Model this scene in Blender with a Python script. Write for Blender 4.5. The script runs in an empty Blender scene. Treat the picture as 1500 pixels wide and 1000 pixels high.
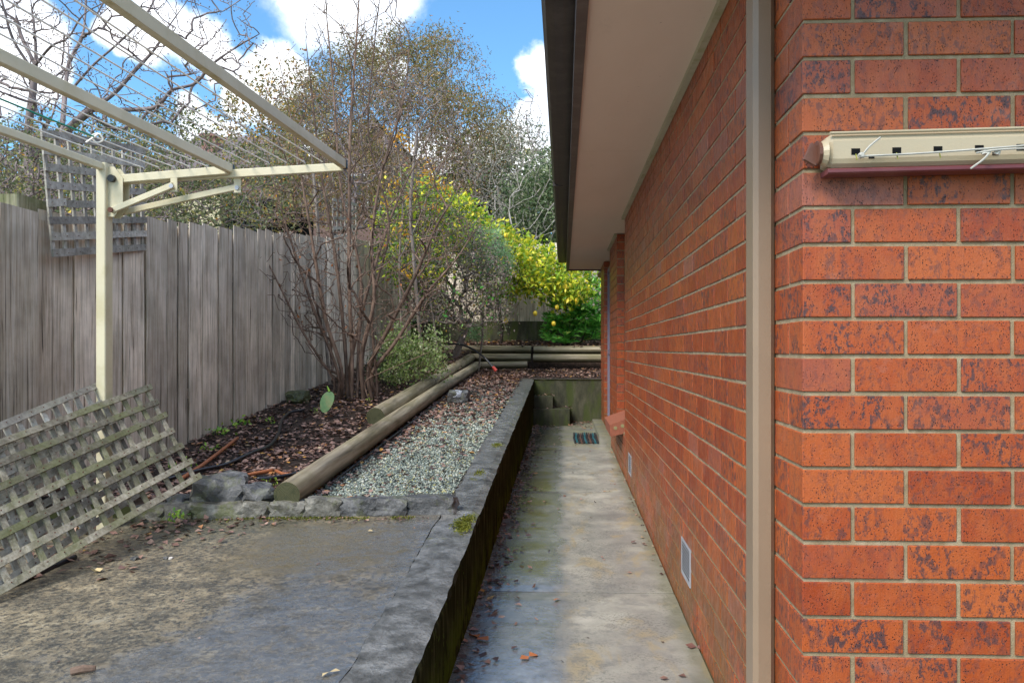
import bpy, bmesh, math, random
import numpy as np
from mathutils import Vector, Matrix, noise
random.seed(7); rng = np.random.default_rng(7)
R = math.radians
S = bpy.context.scene
COL = S.collection
# ------------------------------------------------------------------ camera
TH = math.atan(48 / 1150.0); CT, ST = math.cos(TH), math.sin(TH); H = 1.22; F = 1150.0
cam_d = bpy.data.cameras.new('camera'); cam = bpy.data.objects.new('camera', cam_d); COL.objects.link(cam)
cam.location = (0, 0, H); cam.rotation_euler = (R(90), 0, TH)
cam_d.sensor_width = 36; cam_d.lens = F / 1500 * 36
cam_d.shift_x = -27 / 1500; cam_d.shift_y = 11 / 1500
cam_d.clip_start = .05; cam_d.clip_end = 800
S.camera = cam

def P(px, py, d):
    """a point seen at photo pixel (px, py) at depth d metres"""
    X = (px - 777) / F * d
    return Vector((X * CT - d * ST, X * ST + d * CT, H + (511 - py) / F * d))
def project(p):
    X = p[0] * CT + p[1] * ST; d = -p[0] * ST + p[1] * CT
    return 777 + F * X / d, 511 - F * (p[2] - H) / d, d
def on_x(px, x):
    a = math.atan((px - 777) / F) - TH
    return x / math.tan(a)          # y where the ray at column px meets the plane x
# ------------------------------------------------------------------ sky and sun
SUN_EL, SUN_ROT = R(46), R(218)     # behind the camera, to its left
w = bpy.data.worlds.new('World'); S.world = w; w.use_nodes = True
nt = w.node_tree; N = nt.nodes; L = nt.links
for n in list(N): N.remove(n)
out = N.new('ShaderNodeOutputWorld'); bg = N.new('ShaderNodeBackground')
sky = N.new('ShaderNodeTexSky'); sky.sky_type = 'NISHITA'; sky.sun_disc = False
sky.sun_elevation = SUN_EL; sky.sun_rotation = SUN_ROT; sky.air_density = 1.0; sky.dust_density = .4; sky.ozone_density = 2.2
tc = N.new('ShaderNodeTexCoord')
def wdir(px, py):
    v = (P(px, py, 1) - Vector((0, 0, H))).normalized(); return v
def mth(op, a, b=None, c=None, clamp=False):
    m = N.new('ShaderNodeMath'); m.operation = op; m.use_clamp = clamp
    for i, v in enumerate((a, b, c)):
        if v is None: continue
        if isinstance(v, (int, float)): m.inputs[i].default_value = v
        else: L.new(v, m.inputs[i])
    return m.outputs[0]
# cumulus banks at fixed directions, broken up by noise
clouds = [(500, -30, .075), (450, -20, .04), (570, -30, .05), (415, 108, .036), (385, 128, .034), (440, 112, .022), (360, 145, .02), (240, 42, .034), (190, 38, .028), (300, 62, .03), (330, 85, .024), (783, 112, .026),
          (815, 120, .04), (800, 185, .032), (770, 175, .02), (760, 235, .05), (290, 190, .026), (280, 160, .018), (325, 205, .03), (553, 78, .020), (590, 100, .016), (60, 60, .03), (0, 20, .04), (20, 110, .035), (60, 110, .03), (690, 262, .06), (640, 235, .035),
          (-80, 40, .07), (600, 300, .06), (860, 220, .08), (450, 260, .05)]
acc = None
nz0 = N.new('ShaderNodeTexNoise'); nz0.inputs['Scale'].default_value = 14; nz0.inputs['Detail'].default_value = 7; nz0.inputs['Roughness'].default_value = .6
L.new(tc.outputs['Generated'], nz0.inputs['Vector'])
vs = N.new('ShaderNodeVectorMath'); vs.operation = 'SUBTRACT'; L.new(nz0.outputs['Color'], vs.inputs[0]); vs.inputs[1].default_value = (.5, .5, .5)
vm = N.new('ShaderNodeVectorMath'); vm.operation = 'SCALE'; L.new(vs.outputs[0], vm.inputs[0]); vm.inputs['Scale'].default_value = .075
va = N.new('ShaderNodeVectorMath'); va.operation = 'ADD'; L.new(tc.outputs['Generated'], va.inputs[0]); L.new(vm.outputs[0], va.inputs[1])
for (px, py, r) in clouds:
    dn = N.new('ShaderNodeVectorMath'); dn.operation = 'DISTANCE'
    L.new(va.outputs[0], dn.inputs[0]); dn.inputs[1].default_value = wdir(px, py)
    b = mth('SUBTRACT', 1.0, mth('DIVIDE', dn.outputs['Value'], r * 1.3))
    acc = b if acc is None else mth('MAXIMUM', acc, b)
nz = N.new('ShaderNodeTexNoise'); nz.inputs['Scale'].default_value = 2.3; nz.inputs['Detail'].default_value = 9; nz.inputs['Roughness'].default_value = .58
mp = N.new('ShaderNodeMapping'); mp.inputs['Scale'].default_value = (1, 1, 2.2); mp.inputs['Location'].default_value = (3.1, 1.7, .4)
L.new(tc.outputs['Generated'], mp.inputs['Vector']); L.new(mp.outputs[0], nz.inputs['Vector'])
# elsewhere: broken cloud over about half the sky, kept off the patch of blue in view by the banks above
dv = N.new('ShaderNodeVectorMath'); dv.operation = 'DISTANCE'; L.new(tc.outputs['Generated'], dv.inputs[0]); dv.inputs[1].default_value = wdir(450, 60)
away = N.new('ShaderNodeMapRange'); away.inputs[1].default_value = .35; away.inputs[2].default_value = .8; L.new(dv.outputs['Value'], away.inputs[0])
gen = mth('MULTIPLY', mth('SUBTRACT', nz.outputs[0], .47), 5.0)
gen = mth('MINIMUM', gen, mth('SUBTRACT', mth('MULTIPLY', away.outputs[0], 1.4), .4))
field = mth('MAXIMUM', acc, gen)
mask = N.new('ShaderNodeMapRange'); mask.interpolation_type = 'SMOOTHSTEP'; L.new(field, mask.inputs[0]); mask.inputs[1].default_value = .0; mask.inputs[2].default_value = .42
nz2 = N.new('ShaderNodeTexNoise'); nz2.inputs['Scale'].default_value = 7; nz2.inputs['Detail'].default_value = 6; L.new(tc.outputs['Generated'], nz2.inputs['Vector'])
cr = N.new('ShaderNodeValToRGB'); cr.color_ramp.elements[0].position = .35; cr.color_ramp.elements[1].position = .62
cr.color_ramp.elements[0].color = (3.3, 3.7, 4.3, 1); cr.color_ramp.elements[1].color = (5.2, 5.25, 5.3, 1)
L.new(nz2.outputs[0], cr.inputs[0])
hs = N.new('ShaderNodeMix'); hs.data_type = 'RGBA'; hs.blend_type = 'MULTIPLY'; hs.inputs[0].default_value = 1
L.new(sky.outputs[0], hs.inputs[6]); hs.inputs[7].default_value = (.44, .66, .74, 1)
mx = N.new('ShaderNodeMix'); mx.data_type = 'RGBA'; L.new(mask.outputs[0], mx.inputs[0]); L.new(hs.outputs[2], mx.inputs[6]); L.new(cr.outputs[0], mx.inputs[7])
L.new(mx.outputs[2], bg.inputs[0]); bg.inputs[1].default_value = .112; L.new(bg.outputs[0], out.inputs[0])
sd = bpy.data.lights.new('sun', 'SUN'); sd.energy = 1.4; sd.angle = R(24); sd.color = (1, .955, .89)
so = bpy.data.objects.new('sun', sd); COL.objects.link(so)
az = SUN_ROT
sv = Vector((math.sin(az) * math.cos(SUN_EL), math.cos(az) * math.cos(SUN_EL), math.sin(SUN_EL)))
so.rotation_euler = sv.to_track_quat('Z', 'Y').to_euler()
so.location = (0, -5, 8)
vw = S.view_settings; vw.view_transform = 'Standard'; vw.look = 'None'; vw.gamma = 1; vw.use_curve_mapping = False; vw.exposure = 1.7
try: S.cycles.max_bounces = 8
except Exception: pass

# ------------------------------------------------------------------ material helpers
class G:
    def __init__(s, name, rough=.7, spec=.5, color=(.5, .5, .5)):
        s.m = bpy.data.materials.new(name); s.m.use_nodes = True
        s.t = s.m.node_tree; s.n = s.t.nodes; s.l = s.t.links
        s.b = s.n['Principled BSDF']; s.b.inputs['Roughness'].default_value = rough
        s.b.inputs['Specular IOR Level'].default_value = spec
        s.b.inputs['Base Color'].default_value = (*color, 1)
        s._geo = None
    def put(s, v, sock):
        if v is None: return
        if isinstance(v, (int, float)): sock.default_value = v
        elif isinstance(v, (tuple, list)): sock.default_value = (*v, 1) if len(v) == 3 and len(sock.default_value) == 4 else v
        else: s.l.new(v, sock)
    @property
    def geo(s):
        if not s._geo: s._geo = s.n.new('ShaderNodeNewGeometry')
        return s._geo
    @property
    def pos(s): return s.geo.outputs['Position']
    @property
    def isl(s): return s.geo.outputs['Random Per Island']
    def obj(s):
        t = s.n.new('ShaderNodeTexCoord'); return t.outputs['Object']
    def rnd(s):
        o = s.n.new('ShaderNodeObjectInfo'); return o.outputs['Random']
    def map(s, v, scale=(1, 1, 1), loc=(0, 0, 0)):
        m = s.n.new('ShaderNodeMapping'); m.inputs['Scale'].default_value = scale
        s.put(loc, m.inputs['Location']); s.l.new(v, m.inputs[0]); return m.outputs[0]
    def off(s, v, r, k=40):
        c = s.n.new('ShaderNodeCombineXYZ')
        m = s.math('MULTIPLY', r, k)
        for i in range(3): s.l.new(m, c.inputs[i])
        a = s.n.new('ShaderNodeVectorMath'); s.l.new(v, a.inputs[0]); s.l.new(c.outputs[0], a.inputs[1]); return a.outputs[0]
    def noise(s, v, scale, detail=4, rough=.55, dist=0):
        n = s.n.new('ShaderNodeTexNoise'); s.l.new(v, n.inputs['Vector'])
        n.inputs['Scale'].default_value = scale; n.inputs['Detail'].default_value = detail
        n.inputs['Roughness'].default_value = rough; n.inputs['Distortion'].default_value = dist
        return n.outputs[0]
    def vor(s, v, scale, feature='F1', out='Distance'):
        n = s.n.new('ShaderNodeTexVoronoi'); n.feature = feature; s.l.new(v, n.inputs['Vector']); n.inputs['Scale'].default_value = scale
        return n.outputs[out]
    def math(s, op, a, b=None, c=None, clamp=False):
        m = s.n.new('ShaderNodeMath'); m.operation = op; m.use_clamp = clamp
        for i, v in enumerate((a, b, c)): s.put(v, m.inputs[i])
        return m.outputs[0]
    def ramp(s, v, a, b, lo=0., hi=1., smooth=True):
        m = s.n.new('ShaderNodeMapRange'); m.interpolation_type = 'SMOOTHSTEP' if smooth else 'LINEAR'
        s.put(v, m.inputs[0]); m.inputs[1].default_value = a; m.inputs[2].default_value = b
        m.inputs[3].default_value = lo; m.inputs[4].default_value = hi; return m.outputs[0]
    def cr(s, v, stops):
        c = s.n.new('ShaderNodeValToRGB'); s.l.new(v, c.inputs[0]); e = c.color_ramp.elements
        while len(e) < len(stops): e.new(.5)
        for i, (p, col) in enumerate(stops): e[i].position = p; e[i].color = (*col, 1)
        return c.outputs[0]
    def mix(s, f, a, b, mode='MIX'):
        m = s.n.new('ShaderNodeMix'); m.data_type = 'RGBA'; m.blend_type = mode
        s.put(f, m.inputs[0]); s.put(a, m.inputs[6]); s.put(b, m.inputs[7]); return m.outputs[2]
    def xyz(s, v):
        x = s.n.new('ShaderNodeSeparateXYZ'); s.l.new(v, x.inputs[0]); return x.outputs
    def val(s, col, v):
        h = s.n.new('ShaderNodeHueSaturation'); s.put(col, h.inputs['Color']); s.put(v, h.inputs['Value']); return h.outputs[0]
    def color(s, c): s.put(c, s.b.inputs['Base Color'])
    def rough(s, c): s.put(c, s.b.inputs['Roughness'])
    def wet(s, w, rough=.09, ior=1.6):
        s.put(w, s.b.inputs['Coat Weight']); s.b.inputs['Coat Roughness'].default_value = rough; s.b.inputs['Coat IOR'].default_value = ior
    def bump(s, h, dist=.002, strength=1.0):
        b = s.n.new('ShaderNodeBump'); b.inputs['Distance'].default_value = dist; b.inputs['Strength'].default_value = strength
        s.l.new(h, b.inputs['Height']); s.l.new(b.outputs[0], s.b.inputs['Normal']); s.l.new(b.outputs[0], s.b.inputs['Coat Normal']); return b
def flat_mat(name, col, rough=.6, spec=.5, metal=0, var=.12, scale=25, bump=0):
    g = G(name, rough, spec); n = g.noise(g.pos, scale, 5)
    g.color(g.val(col, g.ramp(n, .3, .7, 1 - var, 1 + var))); g.b.inputs['Metallic'].default_value = metal
    if bump: g.bump(n, bump)
    return g.m

M = {}
# brick
def brick_mat():
    g = G('brick_red', .5, .4); p = g.pos
    r = g.math('FRACT', g.math('ADD', g.rnd(), g.isl))
    r2 = g.math('FRACT', g.math('MULTIPLY', r, 7.31))
    pv = g.map(p, (1, 1, .62))
    q = g.off(pv, r, 9)
    base = g.cr(r, [(0, (.31, .050, .014)), (.25, (.38, .070, .018)), (.5, (.42, .085, .020)), (.65, (.47, .110, .028)), (.8, (.36, .068, .022)), (.95, (.34, .075, .034)), (1, (.38, .12, .075))])
    base = g.mix(g.ramp(g.noise(q, 22, 4), .35, .7, 0, .45), base, (.47, .125, .035))
    blot = g.noise(q, 78, 6, .72, .3)
    patch = g.noise(q, 17, 4, .6)
    am = g.math('MULTIPLY', g.ramp(blot, .48, .57), g.ramp(patch, .34, .54))
    am = g.math('MULTIPLY', am, g.ramp(r2, 0, 1, .35, .95))
    col = g.mix(am, base, (.075, .042, .045))
    speck = g.math('MULTIPLY', g.ramp(g.vor(q, 240), .16, .30, 1, 0), g.ramp(g.noise(q, 60, 3, .7), .44, .56))
    col = g.mix(speck, col, (.018, .012, .016))
    lt = g.ramp(g.noise(q, 120, 3, .7), .68, .78, 0, .35)
    col = g.mix(lt, col, (.5, .2, .10))
    # algae low on the damp wall along the path
    z = g.xyz(p)[2]; y = g.xyz(p)[1]
    low = g.math('MULTIPLY', g.ramp(z, .10, .75, 1, 0), g.ramp(g.noise(p, 3.2, 5), .34, .56))
    low = g.math('MULTIPLY', low, g.ramp(y, 1.9, 2.1))
    col = g.mix(g.math('MULTIPLY', low, .5), col, (.10, .085, .02))
    eff = g.ramp(g.noise(g.map(p, (1, .6, 1.5)), 4.5, 6, .7), .56, .72, 0, .22)
    col = g.mix(eff, col, (.46, .30, .25))
    g.color(g.val(col, .92))
    drag = g.noise(g.map(p, (230, 230, 28)), 1, 3)
    g.rough(g.ramp(g.noise(q, 30, 3), .3, .7, .28, .5))
    h = g.math('ADD', g.math('MULTIPLY', drag, .5), g.math('ADD', g.math('MULTIPLY', g.noise(p, 260, 4), .6), g.math('MULTIPLY', speck, -.9)))
    g.bump(h, .0022, .8)
    return g.m
M['brick'] = brick_mat()
g = G('mortar', .9, .2); n = g.noise(g.pos, 30, 5)
c = g.cr(n, [(.3, (.25, .185, .105)), (.6, (.355, .275, .17)), (.8, (.46, .375, .25))])
z = g.xyz(g.pos)[2]
c = g.mix(g.math('MULTIPLY', g.ramp(z, .05, .7, .6, 0), g.ramp(n, .35, .6)), c, (.11, .12, .03))
g.color(c); g.bump(g.noise(g.pos, 350, 4), .002); M['mortar'] = g.m
# timber
def wood_mat(name, stops, grain=(42, 42, 2.2), green=0, axis_local=False, moss=(.09, .12, .03), rough=.85, crack=.8):
    g = G(name, rough, .25); src = g.obj() if axis_local else g.pos
    r = g.math('FRACT', g.math('ADD', g.rnd(), g.isl))
    q = g.off(src, r, 13)
    a = g.noise(g.map(q, grain), 1, 6, .62, .5)
    b = g.noise(g.map(q, tuple(k * 3.2 for k in grain)), 1, 4, .6)
    big = g.noise(q, 3.2, 4)
    v = g.math('ADD', g.math('MULTIPLY', a, .7), g.math('MULTIPLY', b, .3))
    c = g.cr(v, stops)
    c = g.val(c, g.ramp(g.math('FRACT', g.math('MULTIPLY', r, 5.7)), 0, 1, .60, 1.28, False))
    c = g.val(c, g.ramp(big, .3, .7, .78, 1.18))
    cr_ = g.noise(g.map(q, (grain[0] * 1.6, grain[1] * 1.6, grain[2] * .55)), 1, 5, .7, .8)
    dark = g.math('MAXIMUM', g.ramp(a, .30, .37, crack, 0), g.ramp(cr_, .36, .42, crack * .85, 0))
    c = g.mix(dark, c, (.03, .022, .02))
    if green:
        c = g.mix(g.ramp(g.noise(q, 5, 5), .42, .66, 0, green), c, moss)
    g.color(c); g.bump(g.math('ADD', v, g.math('MULTIPLY', dark, -.5)), .004, .9)
    return g.m
PST = [(.30, (.22, .155, .10)), (.42, (.52, .43, .335)), (.55, (.69, .60, .495)), (.68, (.82, .75, .66))]
M['paling'] = wood_mat('weathered_paling', PST, grain=(48, 48, 1.7), green=.10)
M['oldpost'] = wood_mat('mossy_post', [(.3, (.10, .10, .05)), (.5, (.2, .19, .12)), (.7, (.32, .3, .22))], green=.6)
M['slat'] = wood_mat('lattice_slat', [(.28, (.11, .095, .065)), (.45, (.22, .195, .145)), (.58, (.33, .30, .235)), (.75, (.47, .43, .35))], grain=(30, 30, 30), green=.55, moss=(.14, .16, .05), crack=.25)
M['slatgrey'] = wood_mat('lattice_slat_grey', [(.28, (.19, .17, .14)), (.45, (.34, .31, .27)), (.58, (.46, .43, .38)), (.75, (.6, .57, .51))], grain=(25, 25, 25), green=.2, moss=(.2, .21, .1), crack=.25)
def log_mat():
    g = G('weathered_log', .6, .4); o = g.obj(); r = g.rnd(); q = g.off(o, r, 11)
    a = g.noise(g.map(q, (26, 26, 1.3)), 1, 6, .6, .4); big = g.noise(g.map(q, (6, 6, 2.)), 1, 4)
    c = g.cr(a, [(.28, (.055, .045, .025)), (.42, (.23, .185, .12)), (.55, (.36, .30, .205)), (.75, (.48, .42, .30))])
    c = g.mix(g.ramp(big, .4, .65, 0, .5), c, (.14, .13, .05))
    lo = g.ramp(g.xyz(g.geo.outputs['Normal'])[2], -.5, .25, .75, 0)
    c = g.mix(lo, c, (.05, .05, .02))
    g.color(c); g.rough(g.ramp(big, .35, .7, .38, .7)); g.bump(a, .006, .9); return g.m
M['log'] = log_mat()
g = G('log_end_grain', .8, .3); o = g.obj(); xyz = g.xyz(o)
rr = g.math('SQRT', g.math('ADD', g.math('POWER', xyz[0], 2), g.math('POWER', xyz[1], 2)))
ring = g.math('SINE', g.math('MULTIPLY', g.math('ADD', rr, g.math('MULTIPLY', g.noise(o, 9, 3), .02)), 900))
c = g.mix(g.ramp(ring, -1, 1, .1, .7), (.05, .055, .025), (.13, .12, .06)); c = g.mix(g.ramp(g.noise(o, 25, 4), .5, .7, 0, .6), c, (.03, .04, .018))
g.color(c); g.bump(ring, .001); M['logend'] = g.m
# concrete of the path: damp and algae-stained to the left, dry to the right
def path_mat():
    g = G('path_concrete', .5, .5); p = g.pos; x, y, z = g.xyz(p)
    n1 = g.noise(p, 2.2, 6, .6); n2 = g.noise(p, 11, 6, .65); n3 = g.noise(p, 75, 5, .7)
    dry = g.cr(n1, [(.3, (.17, .165, .145)), (.45, (.27, .26, .225)), (.6, (.37, .35, .29)), (.75, (.50, .475, .40))])
    dry = g.mix(g.ramp(g.noise(g.map(p, (2.2, 1.1, 1)), 2.4, 5, .6, .6), .52, .64, 0, .7), dry, (.36, .285, .155))
    dry = g.mix(g.ramp(n2, .50, .66, 0, .55), dry, (.20, .195, .18))
    dry = g.mix(g.math('MULTIPLY', g.ramp(n3, .50, .60, 0, .7), g.ramp(g.noise(p, 3.3, 4), .4, .6)), dry, (.12, .12, .10))
    dry = g.mix(g.math('MULTIPLY', g.ramp(g.noise(p, 7, 7, .75), .52, .62, 0, .6), g.ramp(x, .5, .1)), dry, (.17, .17, .155))
    xe = g.math('ADD', x, g.math('MULTIPLY', g.math('SUBTRACT', g.noise(p, 4, 7, .7), .5), .26))
    wet = g.ramp(xe, -.06, .06, 1, 0)
    wcol = g.cr(n2, [(.3, (.13, .135, .14)), (.55, (.23, .235, .24)), (.75, (.36, .36, .355))])
    alg = g.math('MULTIPLY', g.ramp(g.noise(g.map(p, (1.3, 3.2, 1)), 1.5, 4, .55, .3), .46, .60), g.math('MULTIPLY', g.ramp(xe, -.42, -.30), g.ramp(xe, -.14, -.06, 1, 0)))
    alg = g.math('MULTIPLY', alg, g.ramp(y, 3.9, 4.1))
    wcol = g.mix(g.math('MULTIPLY', alg, .8), wcol, (.13, .115, .03))
    c = g.mix(wet, dry, wcol)
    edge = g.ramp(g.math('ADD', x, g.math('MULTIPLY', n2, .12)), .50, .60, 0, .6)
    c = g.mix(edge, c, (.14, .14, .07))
    c = g.mix(g.math('MULTIPLY', g.ramp(y, 8.2, 9.5), g.ramp(n1, .4, .55, 0, .5)), c, (.14, .15, .05))
    g.color(c)
    ro = g.mix(wet, (.62,) * 3, (.17,) * 3)
    ro = g.math('ADD', ro, g.ramp(n1, .35, .7, .12, -.06)); g.rough(ro); g.wet(g.math('MAXIMUM', wet, g.ramp(n1, .45, .7, .35, 0)), .17, 2.4)
    g.bump(g.math('ADD', g.math('MULTIPLY', n3, .45), g.noise(g.map(p, (1, 1, 1)), 38, 3)), .003, .55); return g.m
M['path'] = path_mat()
def slab_mat():
    g = G('slab_concrete', .5, .5); p = g.pos; x, y, z = g.xyz(p)
    n1 = g.noise(p, 1.7, 6, .6); n2 = g.noise(p, 9, 6, .68); n3 = g.noise(p, 55, 5, .7); st = g.noise(p, 46, 6, .78, .2)
    c = g.cr(n2, [(.28, (.05, .043, .03)), (.45, (.135, .11, .072)), (.58, (.26, .205, .125)), (.74, (.47, .40, .27))])
    c = g.mix(g.ramp(st, .49, .545, 0, .85), c, (.04, .038, .032))
    c = g.mix(g.ramp(n3, .5, .68, 0, .55), c, (.36, .31, .21))
    alg = g.math('MULTIPLY', g.ramp(x, -1.55, -1.25), g.math('MULTIPLY', g.ramp(x, -.80, -.62, 1, 0), g.math('MULTIPLY', g.ramp(y, 3.0, 3.25), g.ramp(y, 3.75, 3.85, 1, 0))))
    alg = g.math('MULTIPLY', alg, g.ramp(n1, .36, .48))
    c = g.mix(g.math('MULTIPLY', alg, .9), c, (.17, .115, .022))
    c = g.mix(g.math('MULTIPLY', g.ramp(y, 3.3, 3.9, 0, .55), g.ramp(x, -1.0, -1.6)), c, (.06, .065, .04))
    # the puddled strip beside the wall: darker, smoother
    we = g.math('ADD', g.math('MULTIPLY', g.math('SUBTRACT', x, -1.25), 1.3), g.math('MULTIPLY', g.math('SUBTRACT', 2.75, y), .55))
    wet = g.ramp(g.math('ADD', we, g.math('ADD', g.math('MULTIPLY', g.math('SUBTRACT', n1, .5), 2.6), g.math('MULTIPLY', g.math('SUBTRACT', n2, .5), 1.6))), -.1, .45)
    wet = g.math('MAXIMUM', wet, g.math('MULTIPLY', alg, .7))
    c = g.mix(g.math('MULTIPLY', wet, .55), c, (.11, .112, .115))
    g.color(c)
    ro = g.mix(wet, (.55,) * 3, (.2,) * 3); ro = g.math('ADD', ro, g.ramp(st, .4, .6, .1, -.08)); g.rough(ro); g.wet(g.math('MULTIPLY', g.ramp(wet, 0, 1, .2, 1), g.ramp(g.noise(p, 16, 6, .75), .40, .52, .15, 1)), .10, 3.0)
    g.bump(g.math('ADD', g.math('MULTIPLY', n3, .6), g.math('ADD', g.math('MULTIPLY', st, .8), g.math('MULTIPLY', g.noise(p, 20, 4), 1.4))), .005, .7); return g.m
M['slab'] = slab_mat()
def rwall_mat():
    g = G('retaining_wall_concrete', .5, .5); p = g.pos; x, y, z = g.xyz(p); nzv = g.xyz(g.geo.outputs['Normal'])[2]
    n2 = g.noise(p, 12, 6, .65); n3 = g.noise(p, 80, 5, .7)
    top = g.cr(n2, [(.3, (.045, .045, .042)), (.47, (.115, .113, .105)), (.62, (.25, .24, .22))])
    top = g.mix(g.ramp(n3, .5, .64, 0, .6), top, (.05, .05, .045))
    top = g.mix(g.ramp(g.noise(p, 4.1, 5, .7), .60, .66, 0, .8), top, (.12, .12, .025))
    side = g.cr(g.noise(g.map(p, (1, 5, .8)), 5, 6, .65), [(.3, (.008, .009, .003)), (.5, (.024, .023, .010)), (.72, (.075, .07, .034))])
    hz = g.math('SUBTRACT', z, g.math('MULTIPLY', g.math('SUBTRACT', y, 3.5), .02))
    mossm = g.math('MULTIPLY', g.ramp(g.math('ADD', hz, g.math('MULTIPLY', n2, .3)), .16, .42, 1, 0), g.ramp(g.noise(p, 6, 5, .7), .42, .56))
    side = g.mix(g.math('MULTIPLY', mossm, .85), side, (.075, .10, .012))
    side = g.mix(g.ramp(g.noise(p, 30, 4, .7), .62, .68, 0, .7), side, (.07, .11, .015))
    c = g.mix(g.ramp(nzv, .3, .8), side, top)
    g.color(c); up = g.ramp(nzv, .3, .8); g.rough(g.mix(up, (.9,) * 3, (.35,) * 3)); g.put(g.math('MULTIPLY', up, .5), g.b.inputs['Specular IOR Level']); g.wet(g.math('MULTIPLY', up, g.ramp(n2, .4, .6)), .2, 2.0); g.bump(g.math('ADD', n3, n2), .006, .9); return g.m
M['rwall'] = rwall_mat()
g = G('mossy_concrete', .7, .4); p = g.pos; nn = g.noise(g.map(p, (1.5, 1.5, .5)), 6, 6, .65); z = g.xyz(p)[2]
c = g.cr(nn, [(.3, (.02, .02, .012)), (.5, (.055, .055, .03)), (.7, (.11, .105, .065))])
c = g.mix(g.ramp(g.noise(g.map(p, (1.2, 1.2, .35)), 5, 5, .6), .45, .62, 0, .8), c, (.055, .075, .010))
g.color(c); g.bump(g.noise(p, 60, 5), .005); M['mossc'] = g.m
g = G('soil', .9, .3); n = g.noise(g.pos, 22, 6, .7)
g.color(g.cr(n, [(.3, (.012, .008, .006)), (.55, (.045, .028, .02)), (.75, (.10, .062, .042))])); g.bump(n, .02); M['soil'] = g.m
g = G('gravel_base', .8, .4); n = g.noise(g.pos, 60, 6, .7)
g.color(g.cr(n, [(.3, (.03, .03, .025)), (.55, (.11, .11, .095)), (.75, (.2, .2, .18))])); g.bump(n, .012); M['gravelbase'] = g.m
g = G('far_grass', .9, .2); n = g.noise(g.pos, 1.1, 6, .6)
g.color(g.cr(n, [(.3, (.03, .04, .015)), (.55, (.06, .07, .025)), (.75, (.10, .085, .045))])); M['grass'] = g.m
g = G('gravel_stone', .42, .5); c = g.cr(g.isl, [(0, (.03, .035, .035)), (.25, (.10, .125, .11)), (.5, (.20, .24, .20)), (.72, (.32, .37, .31)), (.82, (.52, .55, .5)), (.9, (.36, .33, .10)), (1, (.62, .62, .56))])
for e in g.n:
    if e.type == 'VALTORGB': e.color_ramp.interpolation = 'LINEAR'
g.color(c); M['gravel'] = g.m
g = G('fallen_leaves', .45, .45)
c = g.cr(g.isl, [(0, (.05, .028, .022)), (.25, (.13, .068, .052)), (.5, (.22, .125, .095)), (.72, (.30, .175, .135)), (.9, (.38, .25, .19)), (.95, (.42, .17, .05)), (.98, (.5, .27, .04)), (1, (.46, .36, .24))])
c = g.val(c, g.ramp(g.noise(g.pos, 60, 3), .3, .7, .75, 1.25)); g.color(c); M['litter'] = g.m
# stone
def rock_mat(name, a, b, c_, moss):
    g = G(name, .45, .5); p = g.pos; n = g.noise(p, 14, 7, .7); c = g.cr(n, [(.3, a), (.52, b), (.72, c_)])
    c = g.mix(g.ramp(g.noise(p, 9, 5, .7), .5, .6, 0, moss), c, (.11, .12, .035))
    g.color(c); g.rough(g.ramp(n, .3, .7, .3, .6)); g.bump(g.noise(p, 45, 6, .7), .008); return g.m
M['rock'] = rock_mat('bluestone', (.03, .03, .031), (.095, .093, .092), (.24, .235, .23), .35)
M['kerb'] = rock_mat('kerb_stone', (.05, .046, .036), (.15, .14, .115), (.34, .32, .27), .7)
M['mossrock'] = rock_mat('mossy_stone', (.035, .04, .02), (.09, .1, .05), (.16, .17, .09), .8)
# paint, metal, plastic
def painted(name, col, rough=.45, dirt=(.25, .2, .06), amt=.3):
    g = G(name, rough, .5); p = g.pos; n = g.noise(p, 9, 6, .65)
    c = g.val(col, g.ramp(g.noise(p, 2.5, 3), .3, .7, .94, 1.05))
    under = g.ramp(g.xyz(g.geo.outputs['Normal'])[2], -.9, -.3, 1.0, .35)
    c = g.mix(g.math('MULTIPLY', g.math('MULTIPLY', g.ramp(n, .45, .7), amt), under), c, dirt)
    c = g.mix(g.ramp(g.noise(p, 160, 3), .70, .76, 0, .5), c, tuple(k * .5 for k in col))
    g.color(c); g.bump(g.noise(p, 120, 3), .0004); return g.m
M['cream'] = painted('cream_enamel', (.62, .56, .39), amt=.75, dirt=(.36, .29, .08))
M['pipe'] = painted('taupe_downpipe_paint', (.27, .19, .125), .38, dirt=(.12, .09, .06), amt=.25)
M['fascia'] = painted('brown_fascia_paint', (.075, .05, .038), .45, dirt=(.16, .13, .11), amt=.5)
M['gutter'] = painted('dark_gutter_paint', (.035, .024, .020), .42, dirt=(.09, .07, .06), amt=.6)
g = G('soffit_paint', .65, .3); p = g.pos; n = g.noise(g.map(p, (1, .35, 1)), 4, 6, .6)
c = g.cr(n, [(.3, (.74, .60, .47)), (.7, (.78, .64, .51))]); c = g.mix(g.ramp(g.noise(p, 60, 2), .74, .78, 0, .5), c, (.2, .08, .05)); 
c = g.mix(g.ramp(g.noise(g.map(p, (3, 1, 1)), 3, 6, .7), .6, .8, 0, .2), c, (.3, .25, .2))
g.color(c); g.bump(n, .001); M['soffit'] = g.m
M['trim'] = painted('soffit_trim_paint', (.46, .44, .30), .6, dirt=(.25, .27, .1), amt=.6)
M['airer'] = painted('aged_cream_plastic', (.54, .44, .29), .4, dirt=(.4, .28, .12), amt=.3)
M['airerred'] = painted('maroon_base', (.16, .035, .04), .4, dirt=(.3, .15, .12), amt=.3)
M['brownplastic'] = painted('brown_plastic', (.17, .07, .045), .5, amt=.2)
M['black'] = flat_mat('black_plastic', (.012, .012, .014), .35)
M['hole'] = flat_mat('dark_cavity', (.01, .01, .01), .9, .1)
M['hose'] = flat_mat('black_hose', (.014, .015, .02), .28)
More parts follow.
